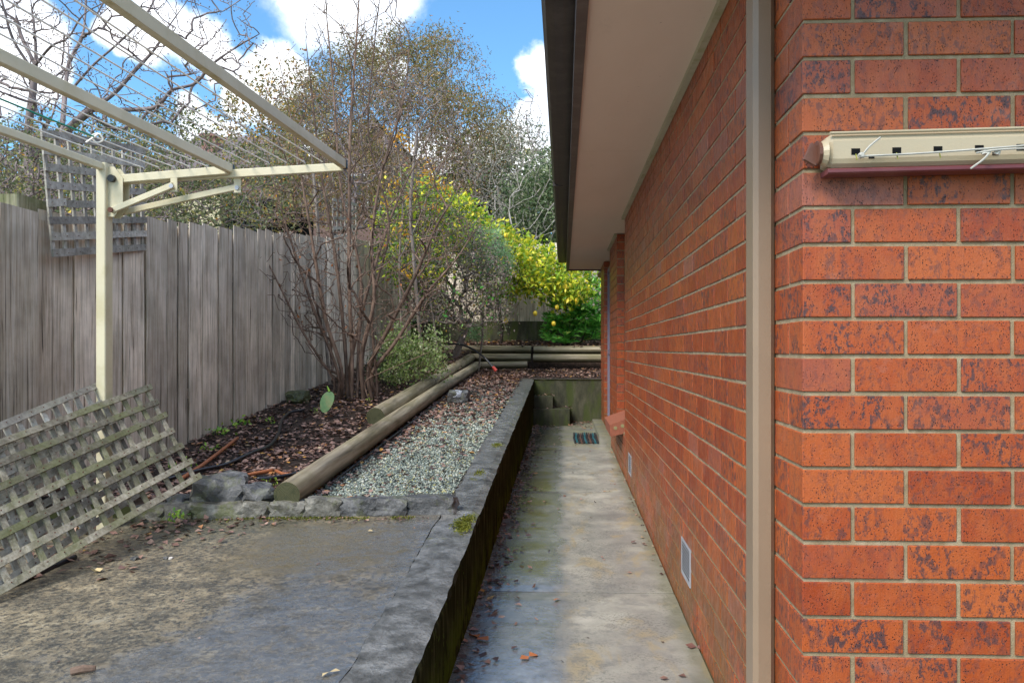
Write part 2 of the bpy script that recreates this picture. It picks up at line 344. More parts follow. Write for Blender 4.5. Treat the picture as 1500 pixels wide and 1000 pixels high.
M['orange'] = flat_mat('terracotta_pipe', (.36, .12, .045), .55)
M['rust'] = flat_mat('rusty_iron', (.10, .035, .02), .8, bump=.002)
M['wire'] = flat_mat('plastic_coated_wire', (.78, .76, .70), .4)
M['string'] = flat_mat('white_cord', (.50, .48, .42), .7)
M['green_cord'] = flat_mat('green_cord', (.0, .26, .17), .5)
M['alu'] = flat_mat('grey_vent_metal', (.42, .43, .47), .4, metal=.3)
M['screen'] = flat_mat('mauve_security_screen', (.22, .20, .27), .5)
M['glass'] = flat_mat('window_glass', (.03, .035, .045), .08)
M['frame'] = flat_mat('brown_window_frame', (.05, .028, .02), .5)
M['lamp'] = flat_mat('amber_lamp_glass', (.42, .31, .08), .3)
M['red'] = flat_mat('red_plastic', (.5, .05, .03), .4)
M['teal'] = flat_mat('teal_rubber', (.02, .11, .13), .5); M['matblack'] = flat_mat('mat_rubber', (.02, .02, .022), .6); M['matbrown'] = flat_mat('brown_rubber', (.10, .05, .035), .6)
M['mulchblack'] = flat_mat('black_edging', (.012, .013, .018), .35)
g = G('green_pad', .5, .4); o = g.pos; n = g.noise(o, 14, 5); g.color(g.cr(n, [(.3, (.04, .12, .03)), (.5, (.075, .19, .05)), (.66, (.15, .20, .06)), (.8, (.2, .13, .06))])); M['pad'] = g.m
M['creamwall'] = flat_mat('cream_render', (.58, .52, .33), .9, scale=4); M['roof'] = flat_mat('grey_brown_roof', (.13, .10, .10), .8, scale=3)
M['brownwall'] = flat_mat('brown_weatherboard', (.16, .10, .085), .9, scale=3); M['whitewall'] = flat_mat('white_weatherboard', (.6, .58, .56), .8, scale=4)
M['chimney'] = flat_mat('chimney_brick', (.25, .13, .11), .9)
def bark(name, a, b, sc=18):
    g = G(name, .8, .25); n = g.noise(g.map(g.pos, (1, 1, .4)), sc, 5, .65)
    g.color(g.val(g.cr(n, [(.32, a), (.68, b)]), g.ramp(g.isl, 0, 1, .8, 1.2))); g.bump(n, .006); return g.m
M['bark_mauve'] = bark('mauve_grey_bark', (.10, .075, .072), (.32, .26, .25))
M['bark_red'] = bark('red_brown_bark', (.06, .036, .025), (.25, .165, .12))
M['bark_grey'] = bark('grey_brown_bark', (.12, .095, .075), (.33, .275, .235))
M['bark_pale'] = bark('pale_bark', (.22, .19, .16), (.5, .45, .4))
M['bark_dark'] = bark('dark_bark', (.03, .022, .018), (.10, .075, .06))
def leafm(name, stops, rough=.45, trans=.3, bits=0):
    g = G(name, rough, .4); c = g.cr(g.isl, stops); c = g.val(c, g.ramp(g.noise(g.pos, 3.5, 3), .3, .7, .8, 1.2)); g.color(c)
    tr = g.n.new('ShaderNodeBsdfTranslucent'); g.l.new(c, tr.inputs[0]); mxs = g.n.new('ShaderNodeMixShader'); mxs.inputs[0].default_value = trans
    o = g.n['Material Output']; g.l.new(g.b.outputs[0], mxs.inputs[1]); g.l.new(tr.outputs[0], mxs.inputs[2]); g.l.new(mxs.outputs[0], o.inputs[0]); return g.m
M['l_gum'] = leafm('gum_leaves', [(0, (.12, .13, .04)), (.4, (.24, .21, .07)), (.7, (.34, .25, .09)), (.88, (.40, .24, .10)), (1, (.36, .15, .07))])
M['l_olive'] = leafm('olive_leaves', [(0, (.08, .11, .045)), (.5, (.17, .20, .085)), (.85, (.28, .28, .13)), (1, (.45, .38, .08))])
M['l_lemon'] = leafm('lemon_leaves', [(0, (.10, .24, .02)), (.3, (.26, .42, .03)), (.6, (.52, .60, .04)), (.85, (.76, .70, .05)), (1, (.88, .70, .08))], trans=.35)
M['l_blue'] = leafm('blue_green_needles', [(0, (.14, .28, .13)), (.5, (.25, .44, .22)), (1, (.42, .60, .34))])
M['l_rhodo'] = leafm('glossy_green_leaves', [(0, (.05, .22, .03)), (.5, (.11, .40, .05)), (.85, (.22, .56, .09)), (1, (.45, .6, .12))], rough=.3)
M['l_varieg'] = leafm('pale_variegated_leaves', [(0, (.10, .17, .04)), (.4, (.26, .38, .10)), (.75, (.48, .56, .20)), (1, (.66, .68, .42))])
M['l_yellow'] = leafm('autumn_yellow_leaves', [(0, (.62, .26, .02)), (.5, (.80, .42, .03)), (1, (.80, .58, .08))], trans=.4)
M['l_red'] = leafm('reddish_twig_leaves', [(0, (.16, .07, .03)), (.6, (.34, .13, .05)), (1, (.65, .22, .06))])
M['l_pale'] = leafm('pale_grey_leaves', [(0, (.17, .16, .11)), (.5, (.32, .30, .22)), (1, (.52, .49, .40))])
M['l_dark'] = leafm('dark_green_leaves', [(0, (.018, .035, .015)), (.6, (.045, .075, .03)), (1, (.09, .12, .05))])
M['l_hedge'] = leafm('hedge_leaves', [(0, (.05, .09, .03)), (.5, (.12, .18, .07)), (1, (.26, .29, .15))])
M['l_brown'] = leafm('brown_seed_heads', [(0, (.14, .09, .07)), (.5, (.28, .20, .165)), (1, (.42, .32, .27))])
M['weed'] = leafm('weed_leaves', [(0, (.10, .28, .03)), (.5, (.25, .48, .06)), (1, (.5, .62, .10))])
M['fruit'] = flat_mat('lemon_skin', (.85, .60, .04), .4, scale=80, bump=.001)
M['moss'] = leafm('moss_tufts', [(0, (.07, .09, .01)), (.5, (.16, .18, .02)), (1, (.28, .27, .04))])

# ------------------------------------------------------------------ object helpers
def tag(o, label=None, cat=None, group=None, kind=None):
    if label: o['label'] = label
    if cat: o['category'] = cat
    if group: o['group'] = group
    if kind: o['kind'] = kind
    return o
def empty(name, loc=(0, 0, 0), label=None, cat=None, group=None):
    o = bpy.data.objects.new(name, None); COL.objects.link(o); o.location = loc; o.empty_display_size = .1
    return tag(o, label, cat, group)
def link_mesh(name, me, mat=None, parent=None, loc=None):
    if mat and len(me.materials) == 0: me.materials.append(mat)
    o = bpy.data.objects.new(name, me); COL.objects.link(o)
    if parent:
        o.parent = parent
        wl = Vector((0, 0, 0)); q = parent
        while q: wl += q.location; q = q.parent
        o.location = (Vector(loc) if loc is not None else Vector((0, 0, 0))) - wl
    elif loc is not None: o.location = loc
    return o
def pyd(name, v, f, mat, parent=None, loc=None, smooth=False):
    me = bpy.data.meshes.new(name)
    if loc is not None:
        l = Vector(loc); v = [(a[0] - l.x, a[1] - l.y, a[2] - l.z) for a in v]
    me.from_pydata([tuple(a) for a in v], [], f); me.update()
    if smooth: me.polygons.foreach_set('use_smooth', [True] * len(me.polygons))
    return link_mesh(name, me, mat, parent, loc)
def big(name, V, Fc, mat, parent=None, smooth=False):
    """numpy mesh, faces all of one size"""
    me = bpy.data.meshes.new(name); V = np.asarray(V, dtype=np.float32); Fc = np.asarray(Fc, dtype=np.int32); k = Fc.shape[1]
    me.vertices.add(len(V)); me.vertices.foreach_set('co', V.ravel())
    me.loops.add(Fc.size); me.loops.foreach_set('vertex_index', Fc.ravel())
    me.polygons.add(len(Fc)); me.polygons.foreach_set('loop_start', np.arange(0, Fc.size, k, dtype=np.int32)); me.polygons.foreach_set('loop_total', np.full(len(Fc), k, dtype=np.int32))
    if smooth: me.polygons.foreach_set('use_smooth', np.ones(len(Fc), dtype=bool))
    me.update(calc_edges=True); me.validate(); return link_mesh(name, me, mat, parent)
CUBE_F = [(0, 1, 3, 2), (4, 6, 7, 5), (0, 4, 5, 1), (2, 3, 7, 6), (0, 2, 6, 4), (1, 5, 7, 3)]
class MB:
    def __init__(s): s.v = []; s.f = []
    def add(s, v, f):
        k = len(s.v); s.v += [tuple(a) for a in v]; s.f += [tuple(i + k for i in q) for q in f]
    def box(s, x0, x1, y0, y1, z0, z1):
        s.add([(x, y, z) for x in (x0, x1) for y in (y0, y1) for z in (z0, z1)], CUBE_F); return s
    def beam(s, a, b, w, h, up=(0, 0, 1), ch=0):
        """rectangular bar from a to b, w across, h along 'up'; ch chamfers its long edges"""
        a = Vector(a); b = Vector(b); t = (b - a).normalized(); u = Vector(up); sd_ = t.cross(u).normalized(); u = sd_.cross(t).normalized()
        if ch:
            prof = [(-w/2+ch, -h/2), (w/2-ch, -h/2), (w/2, -h/2+ch), (w/2, h/2-ch), (w/2-ch, h/2), (-w/2+ch, h/2), (-w/2, h/2-ch), (-w/2, -h/2+ch)]
        else: prof = [(-w/2, -h/2), (w/2, -h/2), (w/2, h/2), (-w/2, h/2)]
        n = len(prof); v = [q + sd_ * p[0] + u * p[1] for q in (a, b) for p in prof]
        f = [(i, (i + 1) % n, n + (i + 1) % n, n + i) for i in range(n)] + [tuple(range(n))[::-1], tuple(range(n, 2 * n))]
        s.add(v, f); return s
    def tube(s, pts, rad, n=6, cap=True):
        pts = [Vector(p) for p in pts]; m = len(pts)
        if isinstance(rad, (int, float)): rad = [rad] * m
        t0 = (pts[1] - pts[0]).normalized(); a = t0.orthogonal().normalized(); v = []; f = []
        for i, p in enumerate(pts):
            t = (pts[min(i + 1, m - 1)] - pts[max(i - 1, 0)]).normalized()
            a = (a - t * a.dot(t)).normalized(); b = t.cross(a)
            for k in range(n):
                an = 2 * math.pi * k / n; v.append(p + (a * math.cos(an) + b * math.sin(an)) * rad[i])
        for i in range(m - 1):
            for k in range(n):
                f.append((i * n + k, i * n + (k + 1) % n, (i + 1) * n + (k + 1) % n, (i + 1) * n + k))
        if cap: f += [tuple(range(n))[::-1], tuple((m - 1) * n + k for k in range(n))]
        s.add(v, f); return s
    def build(s, name, mat, parent=None, loc=None, smooth=False): return pyd(name, s.v, s.f, mat, parent, loc, smooth)
def bevel_box_mesh(name, sx, sy, sz, bv, mat):
    bm = bmesh.new(); bmesh.ops.create_cube(bm, size=1); bmesh.ops.scale(bm, vec=(sx, sy, sz), verts=bm.verts)
    bmesh.ops.bevel(bm, geom=bm.edges[:], offset=bv, segments=1, affect='EDGES')
    me = bpy.data.meshes.new(name); bm.to_mesh(me); bm.free(); me.materials.append(mat); return me
def smooth_curve(pts, n=6):
    pts = [Vector(p) for p in pts]; P0 = [pts[0] * 2 - pts[1]] + pts + [pts[-1] * 2 - pts[-2]]; o = []
    for i in range(1, len(P0) - 2):
        a, b, c, d = P0[i - 1:i + 3]
        for k in range(n):
            t = k / n; o.append(.5 * ((2 * b) + (c - a) * t + (2 * a - 5 * b + 4 * c - d) * t * t + (3 * b - a - 3 * c + d) * t ** 3))
    o.append(pts[-1]); return o
def rock(name, size, seed, mat, loc, parent=None, rot=0, sub=3, amp=.22, boxy=.5):
    bm = bmesh.new(); bmesh.ops.create_icosphere(bm, subdivisions=sub, radius=1)
    for v in bm.verts:
        c = v.co.copy(); mxv = max(abs(c.x), abs(c.y), abs(c.z)); c = c.lerp(c / mxv, boxy)
        nn = noise.noise(c * 1.3 + Vector((seed, seed * 2.1, 0))) * amp * 2 + noise.noise(c * 3.5 + Vector((seed, 3, seed))) * amp * .8
        c *= (1 + nn); v.co = Vector((c.x * size[0] / 2, c.y * size[1] / 2, c.z * size[2] / 2))
    bmesh.ops.rotate(bm, verts=bm.verts, matrix=Matrix.Rotation(rot, 3, 'Z'))
    me = bpy.data.meshes.new(name); bm.to_mesh(me); bm.free(); return link_mesh(name, me, mat, parent, loc)
def interp(y, xs, ys): return float(np.interp(y, xs, ys))

# ------------------------------------------------------------------ ground levels
def path_z(y): return max(0, .0195 * (y - 3.5))
WT = ([-3, 2.31, 3.02, 3.565, 5.36, 11.45, 13.3], [.12, .294, .325, .355, .456, .77, .86])
def wall_z(y): return interp(y, *WT)
def slab_z(x, y): return wall_z(y) - .018 * max(0, -.62 - x)
def zR(y): return interp(y, [3.9, 5.4, 11.45, 13.4], [.40, .462, .775, .86])
def zL(y): return interp(y, [3.9, 6, 9.6, 13.3, 15.2], [.40, .47, .80, 1.15, 1.36])
def zt(x, y):
    if y > 13.8: return interp(y, [13.8, 15.2], [1.245, 1.36]) if y > 13.87 else (1.235 if x > -1.5 else 1.2)
    t = min(1, max(0, (-1.46 - x) / .18)); t = t * t * (3 - 2 * t)
    z = zR(y) + (zL(y) - zR(y)) * t
    return z + .012 * noise.noise(Vector((x * 3, y * 3, 0))) + .006 * noise.noise(Vector((x * 11, y * 11, 3)))

def grid_obj(name, xs, ys, fz, mat, **kw):
    v = [(x, y, fz(x, y)) for y in ys for x in xs]; nx = len(xs)
    f = [(j * nx + i, j * nx + i + 1, (j + 1) * nx + i + 1, (j + 1) * nx + i) for j in range(len(ys) - 1) for i in range(nx - 1)]
    return pyd(name, v, f, mat, smooth=True)
def gz(x, y):
    far = 1.36 + .045 * max(0, y - 15.5) + .0003 * max(0, y - 15.5) ** 2
    if x < -3.3: return max(-.15, interp(y, [2, 6, 9.6, 15.2], [.0, .35, .7, 1.3])) - .05 + (max(0, y - 15.5) * .045 if y > 15.5 else 0) + min(1.5, .04 * max(0, -3.5 - x))
    if y > 15.3: return far - .03
    return -.2
xs = sorted(set(list(np.linspace(-120, -6, 20)) + list(np.linspace(-5.5, -3.5, 5)) + [-3.31, -3.2, -3, -2, -1, 0, 1, 2, 4, 8, 15, 30, 60, 120]))
ys = sorted(set(list(np.linspace(-40, 0, 6)) + list(np.linspace(1, 15, 15)) + [15.29, 15.4, 16] + list(np.linspace(18, 40, 10)) + list(np.linspace(50, 400, 14))))
tag(grid_obj('ground', xs, ys, gz, M['grass']), kind='structure')
tag(grid_obj('garden_bed', list(np.arange(-3.15, -1.37, .06)) + [-1.37], list(np.arange(4.0, 13.75, .08)) + [13.76], zt, M['soil']), kind='structure')
tag(grid_obj('gravel_bed', [-1.37] + list(np.arange(-1.33, -.60, .06)) + [-.60], list(np.arange(4.06, 11.5, .08)) + [11.5], zt, M['gravelbase']), kind='structure')
tag(grid_obj('back_garden', [-1.37] + list(np.arange(-1.2, 4.1, .15)), list(np.arange(11.5, 13.75, .08)) + [13.76], zt, M['soil']), kind='structure')
tag(grid_obj('upper_garden', list(np.arange(-3.15, 4.1, .15)), [13.82, 13.88] + list(np.arange(14, 15.3, .12)) + [15.3], lambda x, y: .8 if y < 13.85 else zt(x, y), M['soil']), kind='structure')

# concrete path in poured slabs with recessed joints
path = MB().box(-.43, .56, -2, 11.5, -.3, -.03).build('path', M['hole']); tag(path, kind='structure')
joints = [-2, 1.4, 3.93, 6.43, 8.75, 11.5]
for a, b in zip(joints[:-1], joints[1:]):
    yy = [a + .006] + list(np.arange(a + .1, b - .05, .1)) + [b - .006]; xx = list(np.linspace(-.425, .55, 12)); m = MB()
    top = [(x, y, path_z(y) + .004 * noise.noise(Vector((x * 2, y * 2, 1))) - (.004 if y in (yy[0], yy[-1]) else 0)) for y in yy for x in xx]
    nx = len(xx); fs = [(j * nx + i, j * nx + i + 1, (j + 1) * nx + i + 1, (j + 1) * nx + i) for j in range(len(yy) - 1) for i in range(nx - 1)]
    m.add(top, fs)
    for y in (yy[0], yy[-1]):
        z = path_z(y) - .004
        m.add([(xx[0], y, z), (xx[-1], y, z), (xx[-1], y, z - .06), (xx[0], y, z - .06)], [(0, 1, 2, 3)])
    m.build('concrete_slab', M['path'], path)
# raised concrete slab (patio) to the left
xs = list(np.arange(-6.5, -.66, .07)) + [-.62]; ys = list(np.arange(-2, 3.97, .07)) + [3.97]
def gap(y): return .0004 + .006 * min(1, max(0, (y - 3.0) / .3)) if y > 2.9 else .0015
def sz(x, y): return slab_z(x, y) + .007 * noise.noise(Vector((x * 1.6, y * 1.6, 4))) + .003 * noise.noise(Vector((x * 7, y * 7, 4)))
def edge_wob(y): return .012 * noise.noise(Vector((0, y * 5, 2))) + .005 * noise.noise(Vector((0, y * 23, 2)))
v = [((x if x < -.63 else -.62 - gap(y) + edge_wob(y)), y, sz(x, y)) for y in ys for x in xs]; nx = len(xs)
f = [(j * nx + i, j * nx + i + 1, (j + 1) * nx + i + 1, (j + 1) * nx + i) for j in range(len(ys) - 1) for i in range(nx - 1)]
ke = [j * nx + nx - 1 for j in range(len(ys))]; k0 = len(v); v += [(v[i][0], v[i][1], v[i][2] - .1) for i in ke]
f += [(ke[j], k0 + j, k0 + j + 1, ke[j + 1]) for j in range(len(ys) - 1)]
tag(pyd('patio', v, f, M['slab'], smooth=False), kind='structure')
# low retaining wall between path and garden
ys = list(np.arange(-2, 11.45, .02)) + [11.45]; v = []; 
for y in ys:
    z = wall_z(y) + .004 * noise.noise(Vector((0, y * 3, 9))); wob = .006 * noise.noise(Vector((5, y * 3, 2))) + .003 * noise.noise(Vector((5, y * 13, 2)))
    ch = abs(noise.noise(Vector((1, y * 6, 5)))) * (.010 if y < 3.6 else .006)
    xl = -.62 + (edge_wob(y) if y < 4 else .006 * noise.noise(Vector((8, y * 6, 0))))
    zo = .002 if y < 4 else .012
    hz_ = .005 * noise.noise(Vector((2, y * 14, 7)))
    v += [(xl, y, z - .3), (xl, y, z + zo), (-.54, y, z + zo + .006 * noise.noise(Vector((3, y * 12, 3)))), (-.47 + wob, y, z + zo + hz_ * .4),
          (-.425 + wob - ch, y, z - .002 + hz_ * .3), (-.42 + wob * .6, y, z - .02 - ch), (-.42 + wob * .3, y, z - .14), (-.42, y, path_z(y) - .1)]
f = [(j * 8 + i, j * 8 + i + 1, (j + 1) * 8 + i + 1, (j + 1) * 8 + i) for j in range(len(ys) - 1) for i in range(7)]
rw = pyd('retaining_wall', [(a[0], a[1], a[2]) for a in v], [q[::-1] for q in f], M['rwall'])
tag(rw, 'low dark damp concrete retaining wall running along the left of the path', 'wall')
bw = empty('retaining_wall', (0, 11.6, 0), 'mossy concrete retaining wall closing the far end of the path', 'wall')
MB().box(-.62, 4, 11.455, 11.6, -.2, .765).build('wall_face', M['mossc'], bw)
MB().box(-.62, 4, 11.447, 11.61, .7655, .783).build('wall_top', M['rwall'], bw)
st = empty('concrete_steps', (-.2, 11.2, .15), 'two small mossy concrete steps in the corner at the end of the path', 'steps')
MB().box(-.418, .09, 11.0, 11.445, .1, .375).build('step', M['mossc'], st); MB().box(-.416, -.15, 11.16, 11.443, .378, .545).build('step', M['mossc'], st)

# ------------------------------------------------------------------ the brick house
house = empty('brick_house', (1.2, 6, 0), 'red brick house with brown gutter, beige eaves and taupe downpipe, right of the path', 'house')
X0, Y0, C = .555, 1.845, .0862; Z0 = -.0042
front = MB()
# mortar body: main wall, alcove, pier, far pier
front.box(X0 + .0035, 6, Y0 + .005, 7.126, -.2, 2.405)
front.box(.655, 6, 7.127, 8.152, -.2, 2.403)
front.box(X0 + .006, .654, 7.128, 8.151, -.2, .45)
front.box(X0 + .006, 6, 8.153, 9.396, -.2, 2.402)
front.box(.68, 6, 9.397, 10.702, -.2, 2.401)
front.box(X0 + .006, 6, 10.703, 11.6, -.2, 2.40)
front.build('wall', M['mortar'], house)
bs = []   # (centre, kind) kind s: length along y, f: length along x, h: half
for k in range(28):
    zc = Z0 + k * C + C / 2
    even = k % 2 == 0
    if even: x = X0 + .115; 
    # front face
    if even:
        n = 0
        while n < 12: bs.append(((X0 + .115 + n * .2407, Y0 + .055, zc), 'f')); n += 1
    else:
        n = 0
        while n < 12: bs.append(((X0 + .12 + .115 + n * .2407, Y0 + .055, zc), 'f')); n += 1
    # side face
    ystart = Y0 + .115 + .0085 - .0035 if even else Y0
    y = Y0 + .12 if even else Y0
    while y < 7.126 - .02:
        ln = .2303
        if y + ln > 7.128: ln = 7.126 - y
        if ln > .04:
            if not (abs(y + ln / 2 - 3.58) < .2 and .16 < zc < .35) and not (abs(y + ln / 2 - 6.57) < .2 and .16 < zc < .35): bs.append(((X0 + .055, y + ln / 2, zc), 's' if ln > .22 else ('c', ln)))
            else:
                # cut bricks on either side of a vent
                vy = 3.58 if abs(y - 3.58) < 1 else 6.57; v0, v1 = vy - .128, vy + .128
                if y < v0 - .03: bs.append(((X0 + .055, (y + min(v0 - .008, y + ln)) / 2, zc), ('c', min(v0 - .008, y + ln) - y)))
                if y + ln > v1 + .03: a = max(y, v1 + .008); bs.append(((X0 + .055, (a + y + ln) / 2, zc), ('c', y + ln - a)))
        y += .2403
me_s = bevel_box_mesh('brick_stretcher', .11, .2303, .0765, .0016, M['brick'])
me_f = bevel_box_mesh('brick_face', .2303, .11, .0765, .0016, M['brick'])
def area(b):
    (x, y, z), kd = b
    pts = []
    ly = .115 if kd == 's' else (.055 if kd == 'f' else kd[1] / 2); lx = .115 if kd == 'f' else .055
    for dy in (-ly, ly):
        for dx in (-lx, lx):
            for dz in (-.038, .038): pts.append(project((x + dx, y + dy, z + dz)))
    if kd == 'f' and x > X0 + .2: pts = [q for i, q in enumerate(pts) if i < 4]
    xs_ = [min(1500, max(0, q[0])) for q in pts]; ys_ = [min(1000, max(0, q[1])) for q in pts]
    return (max(xs_) - min(xs_)) * (max(ys_) - min(ys_))
bs.sort(key=area, reverse=True)
# odd courses at the corner: the side stretcher is also the front header; drop the overlap of the front run
stuff = MB()
for i, (c, kd) in enumerate(bs):
    if kd == 'f' and i < 300 and area((c, kd)) > 0 or kd == 's' and i < 300:
        o = link_mesh('brick', me_s if kd == 's' else me_f, None, house, (c[0] + random.uniform(-.001, .001), c[1] + random.uniform(-.001, .001), c[2] + random.uniform(-.0008, .0008)))
    elif i < 300 and isinstance(kd, tuple) and area((c, kd)) > 60:
        m = bevel_box_mesh('brick_cut', .11, kd[1], .0765, .002, M['brick']); link_mesh('brick', m, None, house, c)
    else:
        ly = .115 if kd == 's' else (.055 if kd == 'f' else kd[1] / 2); lx = .115 if kd == 'f' else .055; j = random.uniform(-.0012, .0012)
        stuff.box(c[0] - lx + j, c[0] + lx, c[1] - ly, c[1] + ly, c[2] - .038, c[2] + .038)
# alcove, piers, far wall
for k in range(28):
    zc = Z0 + k * C + C / 2; z0_, z1_ = zc - .038, zc + .038; ev = k % 2 == 0
    def run(y0, y1, x=X0, d=.1):
        y = y0
        first = True
        while y < y1 - .02:
            ln = .11 if (first and ev) else .23
            e = min(y + ln, y1); stuff.box(x, x + d, y, e, z0_, z1_); y = e + .01; first = False
    if zc < .44: run(7.134, 8.14, X0, .05)
    run(8.147, 9.40)
    if ev: stuff.box(X0 + .112, X0 + .2, 8.147, 8.25, z0_, z1_)
    stuff.box(X0 + .112, X0 + .34, 8.1475, 8.25, z0_, z1_) if not ev else None
    run(10.70, 11.605)
    stuff.box(X0 + .12, X0 + .35, 7.02, 7.1315, z0_, z1_)
so_ = stuff.build('brick_courses', M['brick'], house); tag(so_, kind='stuff')
# sill of sloping bricks in the alcove with two round core holes on its end
sl = MB(); sl.add([(.44, 7.32, .405), (.44, 8.145, .405), (.66, 7.32, .46), (.66, 8.145, .46), (.43, 7.32, .515), (.43, 8.145, .515), (.66, 7.32, .60), (.66, 8.145, .60)],
       [(0, 1, 3, 2), (4, 6, 7, 5), (0, 4, 5, 1), (2, 3, 7, 6), (0, 2, 6, 4), (1, 5, 7, 3)])
sill = sl.build('window_sill', flat_mat('terracotta_sill', (.27, .085, .045), .7, bump=.001), house)
for hx in (.485, .55):
    hm = MB(); hm.tube([(hx, 7.317, .487 + (hx - .485) * .3), (hx, 7.335, .487 + (hx - .485) * .3)], .017, 14); hm.build('core_hole', flat_mat('hole_mortar', (.25, .22, .1), .9), sill)
# alcove window
wf = MB(); wf.box(.628, .652, 7.20, 7.24, .6, 2.2).box(.628, .652, 8.06, 8.10, .6, 2.2).box(.6285, .6515, 7.241, 8.059, .6, .64).box(.6285, .6515, 7.241, 8.059, 2.16, 2.2)
wn = wf.build('window', M['frame'], house); MB().box(.64, .645, 7.24, 8.06, .64, 2.16).build('pane', M['glass'], wn)
# security door in the second recess
dr = MB().box(.60, .64, 9.41, 9.46, .22, 2.3).box(.60, .64, 10.64, 10.69, .22, 2.3).box(.601, .639, 9.461, 10.639, 2.24, 2.3).box(.601, .639, 9.461, 10.639, .22, .34).box(.601, .639, 9.461, 10.639, 1.15, 1.22).build('door', M['screen'], house)
sm = MB()
for i in range(22): sm.box(.612, .622, 9.47 + i * .053, 9.478 + i * .053, .345, 2.235)
for i in range(34): sm.box(.623, .628, 9.465, 10.635, .37 + i * .055, .376 + i * .055)
sm.build('door_grille', M['screen'], dr); MB().box(.645, .65, 9.42, 10.68, .2, 2.3).build('door_panel', M['glass'], dr)
MB().box(.575, .60, 9.60, 9.62, 1.05, 1.2).build('handle', M['black'], dr)
MB().box(.42, .556, 9.15, 11.4, .05, .205).build('doorstep', M['path'], house)
# soffit, trims, fascia, gutter
sf = MB(); ed = [1.37, 2.35, 4.75, 7.15, 9.55, 11.8]
soff = MB().box(.09, 6, 1.38, 11.79, 2.4265, 2.44).build('soffit', M['soffit'], house)
for a, b in zip(ed[:-1], ed[1:]): MB().box(.087, X0 + .9 if False else 1.4, a + .0015, b - .0015, 2.412, 2.426).build('soffit_panel', M['soffit'], soff)
MB().box(X0 - .028, X0 - .001, Y0 + .0, 7.126, 2.386, 2.411).build('soffit_trim', M['trim'], house)
MB().box(X0 - .028, X0 - .001, 8.15, 9.40, 2.386, 2.411).build('soffit_trim', M['trim'], house)
fa = MB().box(.045, .0865, 1.33, 11.83, 2.392, 2.62).build('fascia', M['fascia'], house)
MB().box(.0868, 6, 11.792, 11.83, 2.392, 2.62).build('barge_board', M['fascia'], house)
gu = MB(); prof = [(.044, 2.515), (.0, 2.51), (-.035, 2.512), (-.068, 2.522), (-.078, 2.54), (-.078, 2.60), (-.088, 2.615), (-.088, 2.632), (-.070, 2.632), (-.070, 2.55), (.03, 2.53), (.044, 2.60)]
yA, yB = 1.30, 11.81; v = [(x, y, z) for y in (yA, yB) for (x, z) in prof]; n = len(prof)
gu.add(v, [(i, n + i, n + (i + 1) % n, (i + 1) % n) for i in range(n)] + [tuple(range(n)), tuple(range(n, 2 * n))[::-1]])
gt = gu.build('gutter', M['gutter'], house)
MB().box(-.0795, -.002, 6.2, 6.25, 2.506, 2.57).build('gutter_joint', M['gutter'], gt)
MB().box(.0868, 6, 1.33, 1.37, 2.392, 2.62).build('front_fascia', M['fascia'], house)
rf = MB(); rf.add([(.0, 1.3, 2.655), (6, 1.3, 2.655), (6, 4.6, 4.4), (6, 11.85, 4.4), (.0, 11.85, 2.655)], [(0, 1, 2), (0, 2, 3, 4)]); rf.build('roof', M['roof'], house)
# downpipe
pp = MB().beam((.5255, 2.122, -.05), (.5255, 2.122, 2.412), .056, .10, up=(0, 1, 0), ch=.012).build('downpipe', M['pipe'], house)
for z in (.28, 2.2): MB().box(.4955, .554, 2.069, 2.175, z, z + .022).build('pipe_strap', M['pipe'], pp) if z > 2.3 else None
# wall vents
for (ya, yb) in ((3.455, 3.705), (6.445, 6.695)):
    vt = MB().box(X0 - .003, X0 + .01, ya, yb, .176, .19).box(X0 - .003, X0 + .01, ya, yb, .330, .344).box(X0 - .0028, X0 + .01, ya, ya + .012, .1902, .3298).box(X0 - .0028, X0 + .01, yb - .012, yb, .1902, .3298).build('air_vent', M['alu'], house)
    MB().box(X0 + .0002, X0 + .001, ya + .01, yb - .01, .19, .33).build('vent_back', M['hole'], vt)
    for i in range(9):
        z = .193 + i * .0155; m = MB(); m.add([(X0 - .003, ya + .012, z), (X0 - .003, yb - .012, z), (X0 - .003, yb - .012, z + .006), (X0 - .003, ya + .012, z + .006), (X0 - .002, ya + .012, z), (X0 - .002, yb - .012, z), (X0 - .002, yb - .012, z + .006), (X0 - .002, ya + .012, z + .006)],
              [(0, 1, 2, 3), (4, 7, 6, 5), (0, 4, 5, 1), (3, 2, 6, 7), (0, 3, 7, 4), (1, 5, 6, 2)]); m.build('louvre', M['alu'], vt)
# wall lamp at the far end of the eaves
lp = empty('wall_lamp', P(880, 402, 11.9), 'small round amber lamp under the far end of the eaves', 'lamp'); c = P(880, 402, 11.9)
bm = bmesh.new(); bmesh.ops.create_uvsphere(bm, u_segments=16, v_segments=10, radius=.055); me = bpy.data.meshes.new('globe'); bm.to_mesh(me); bm.free(); link_mesh('globe', me, M['lamp'], lp, c)
MB().tube([c + Vector((0, 0, .05)), c + Vector((0, 0, .09))], .03, 12).build('lamp_base', M['brownplastic'], lp)

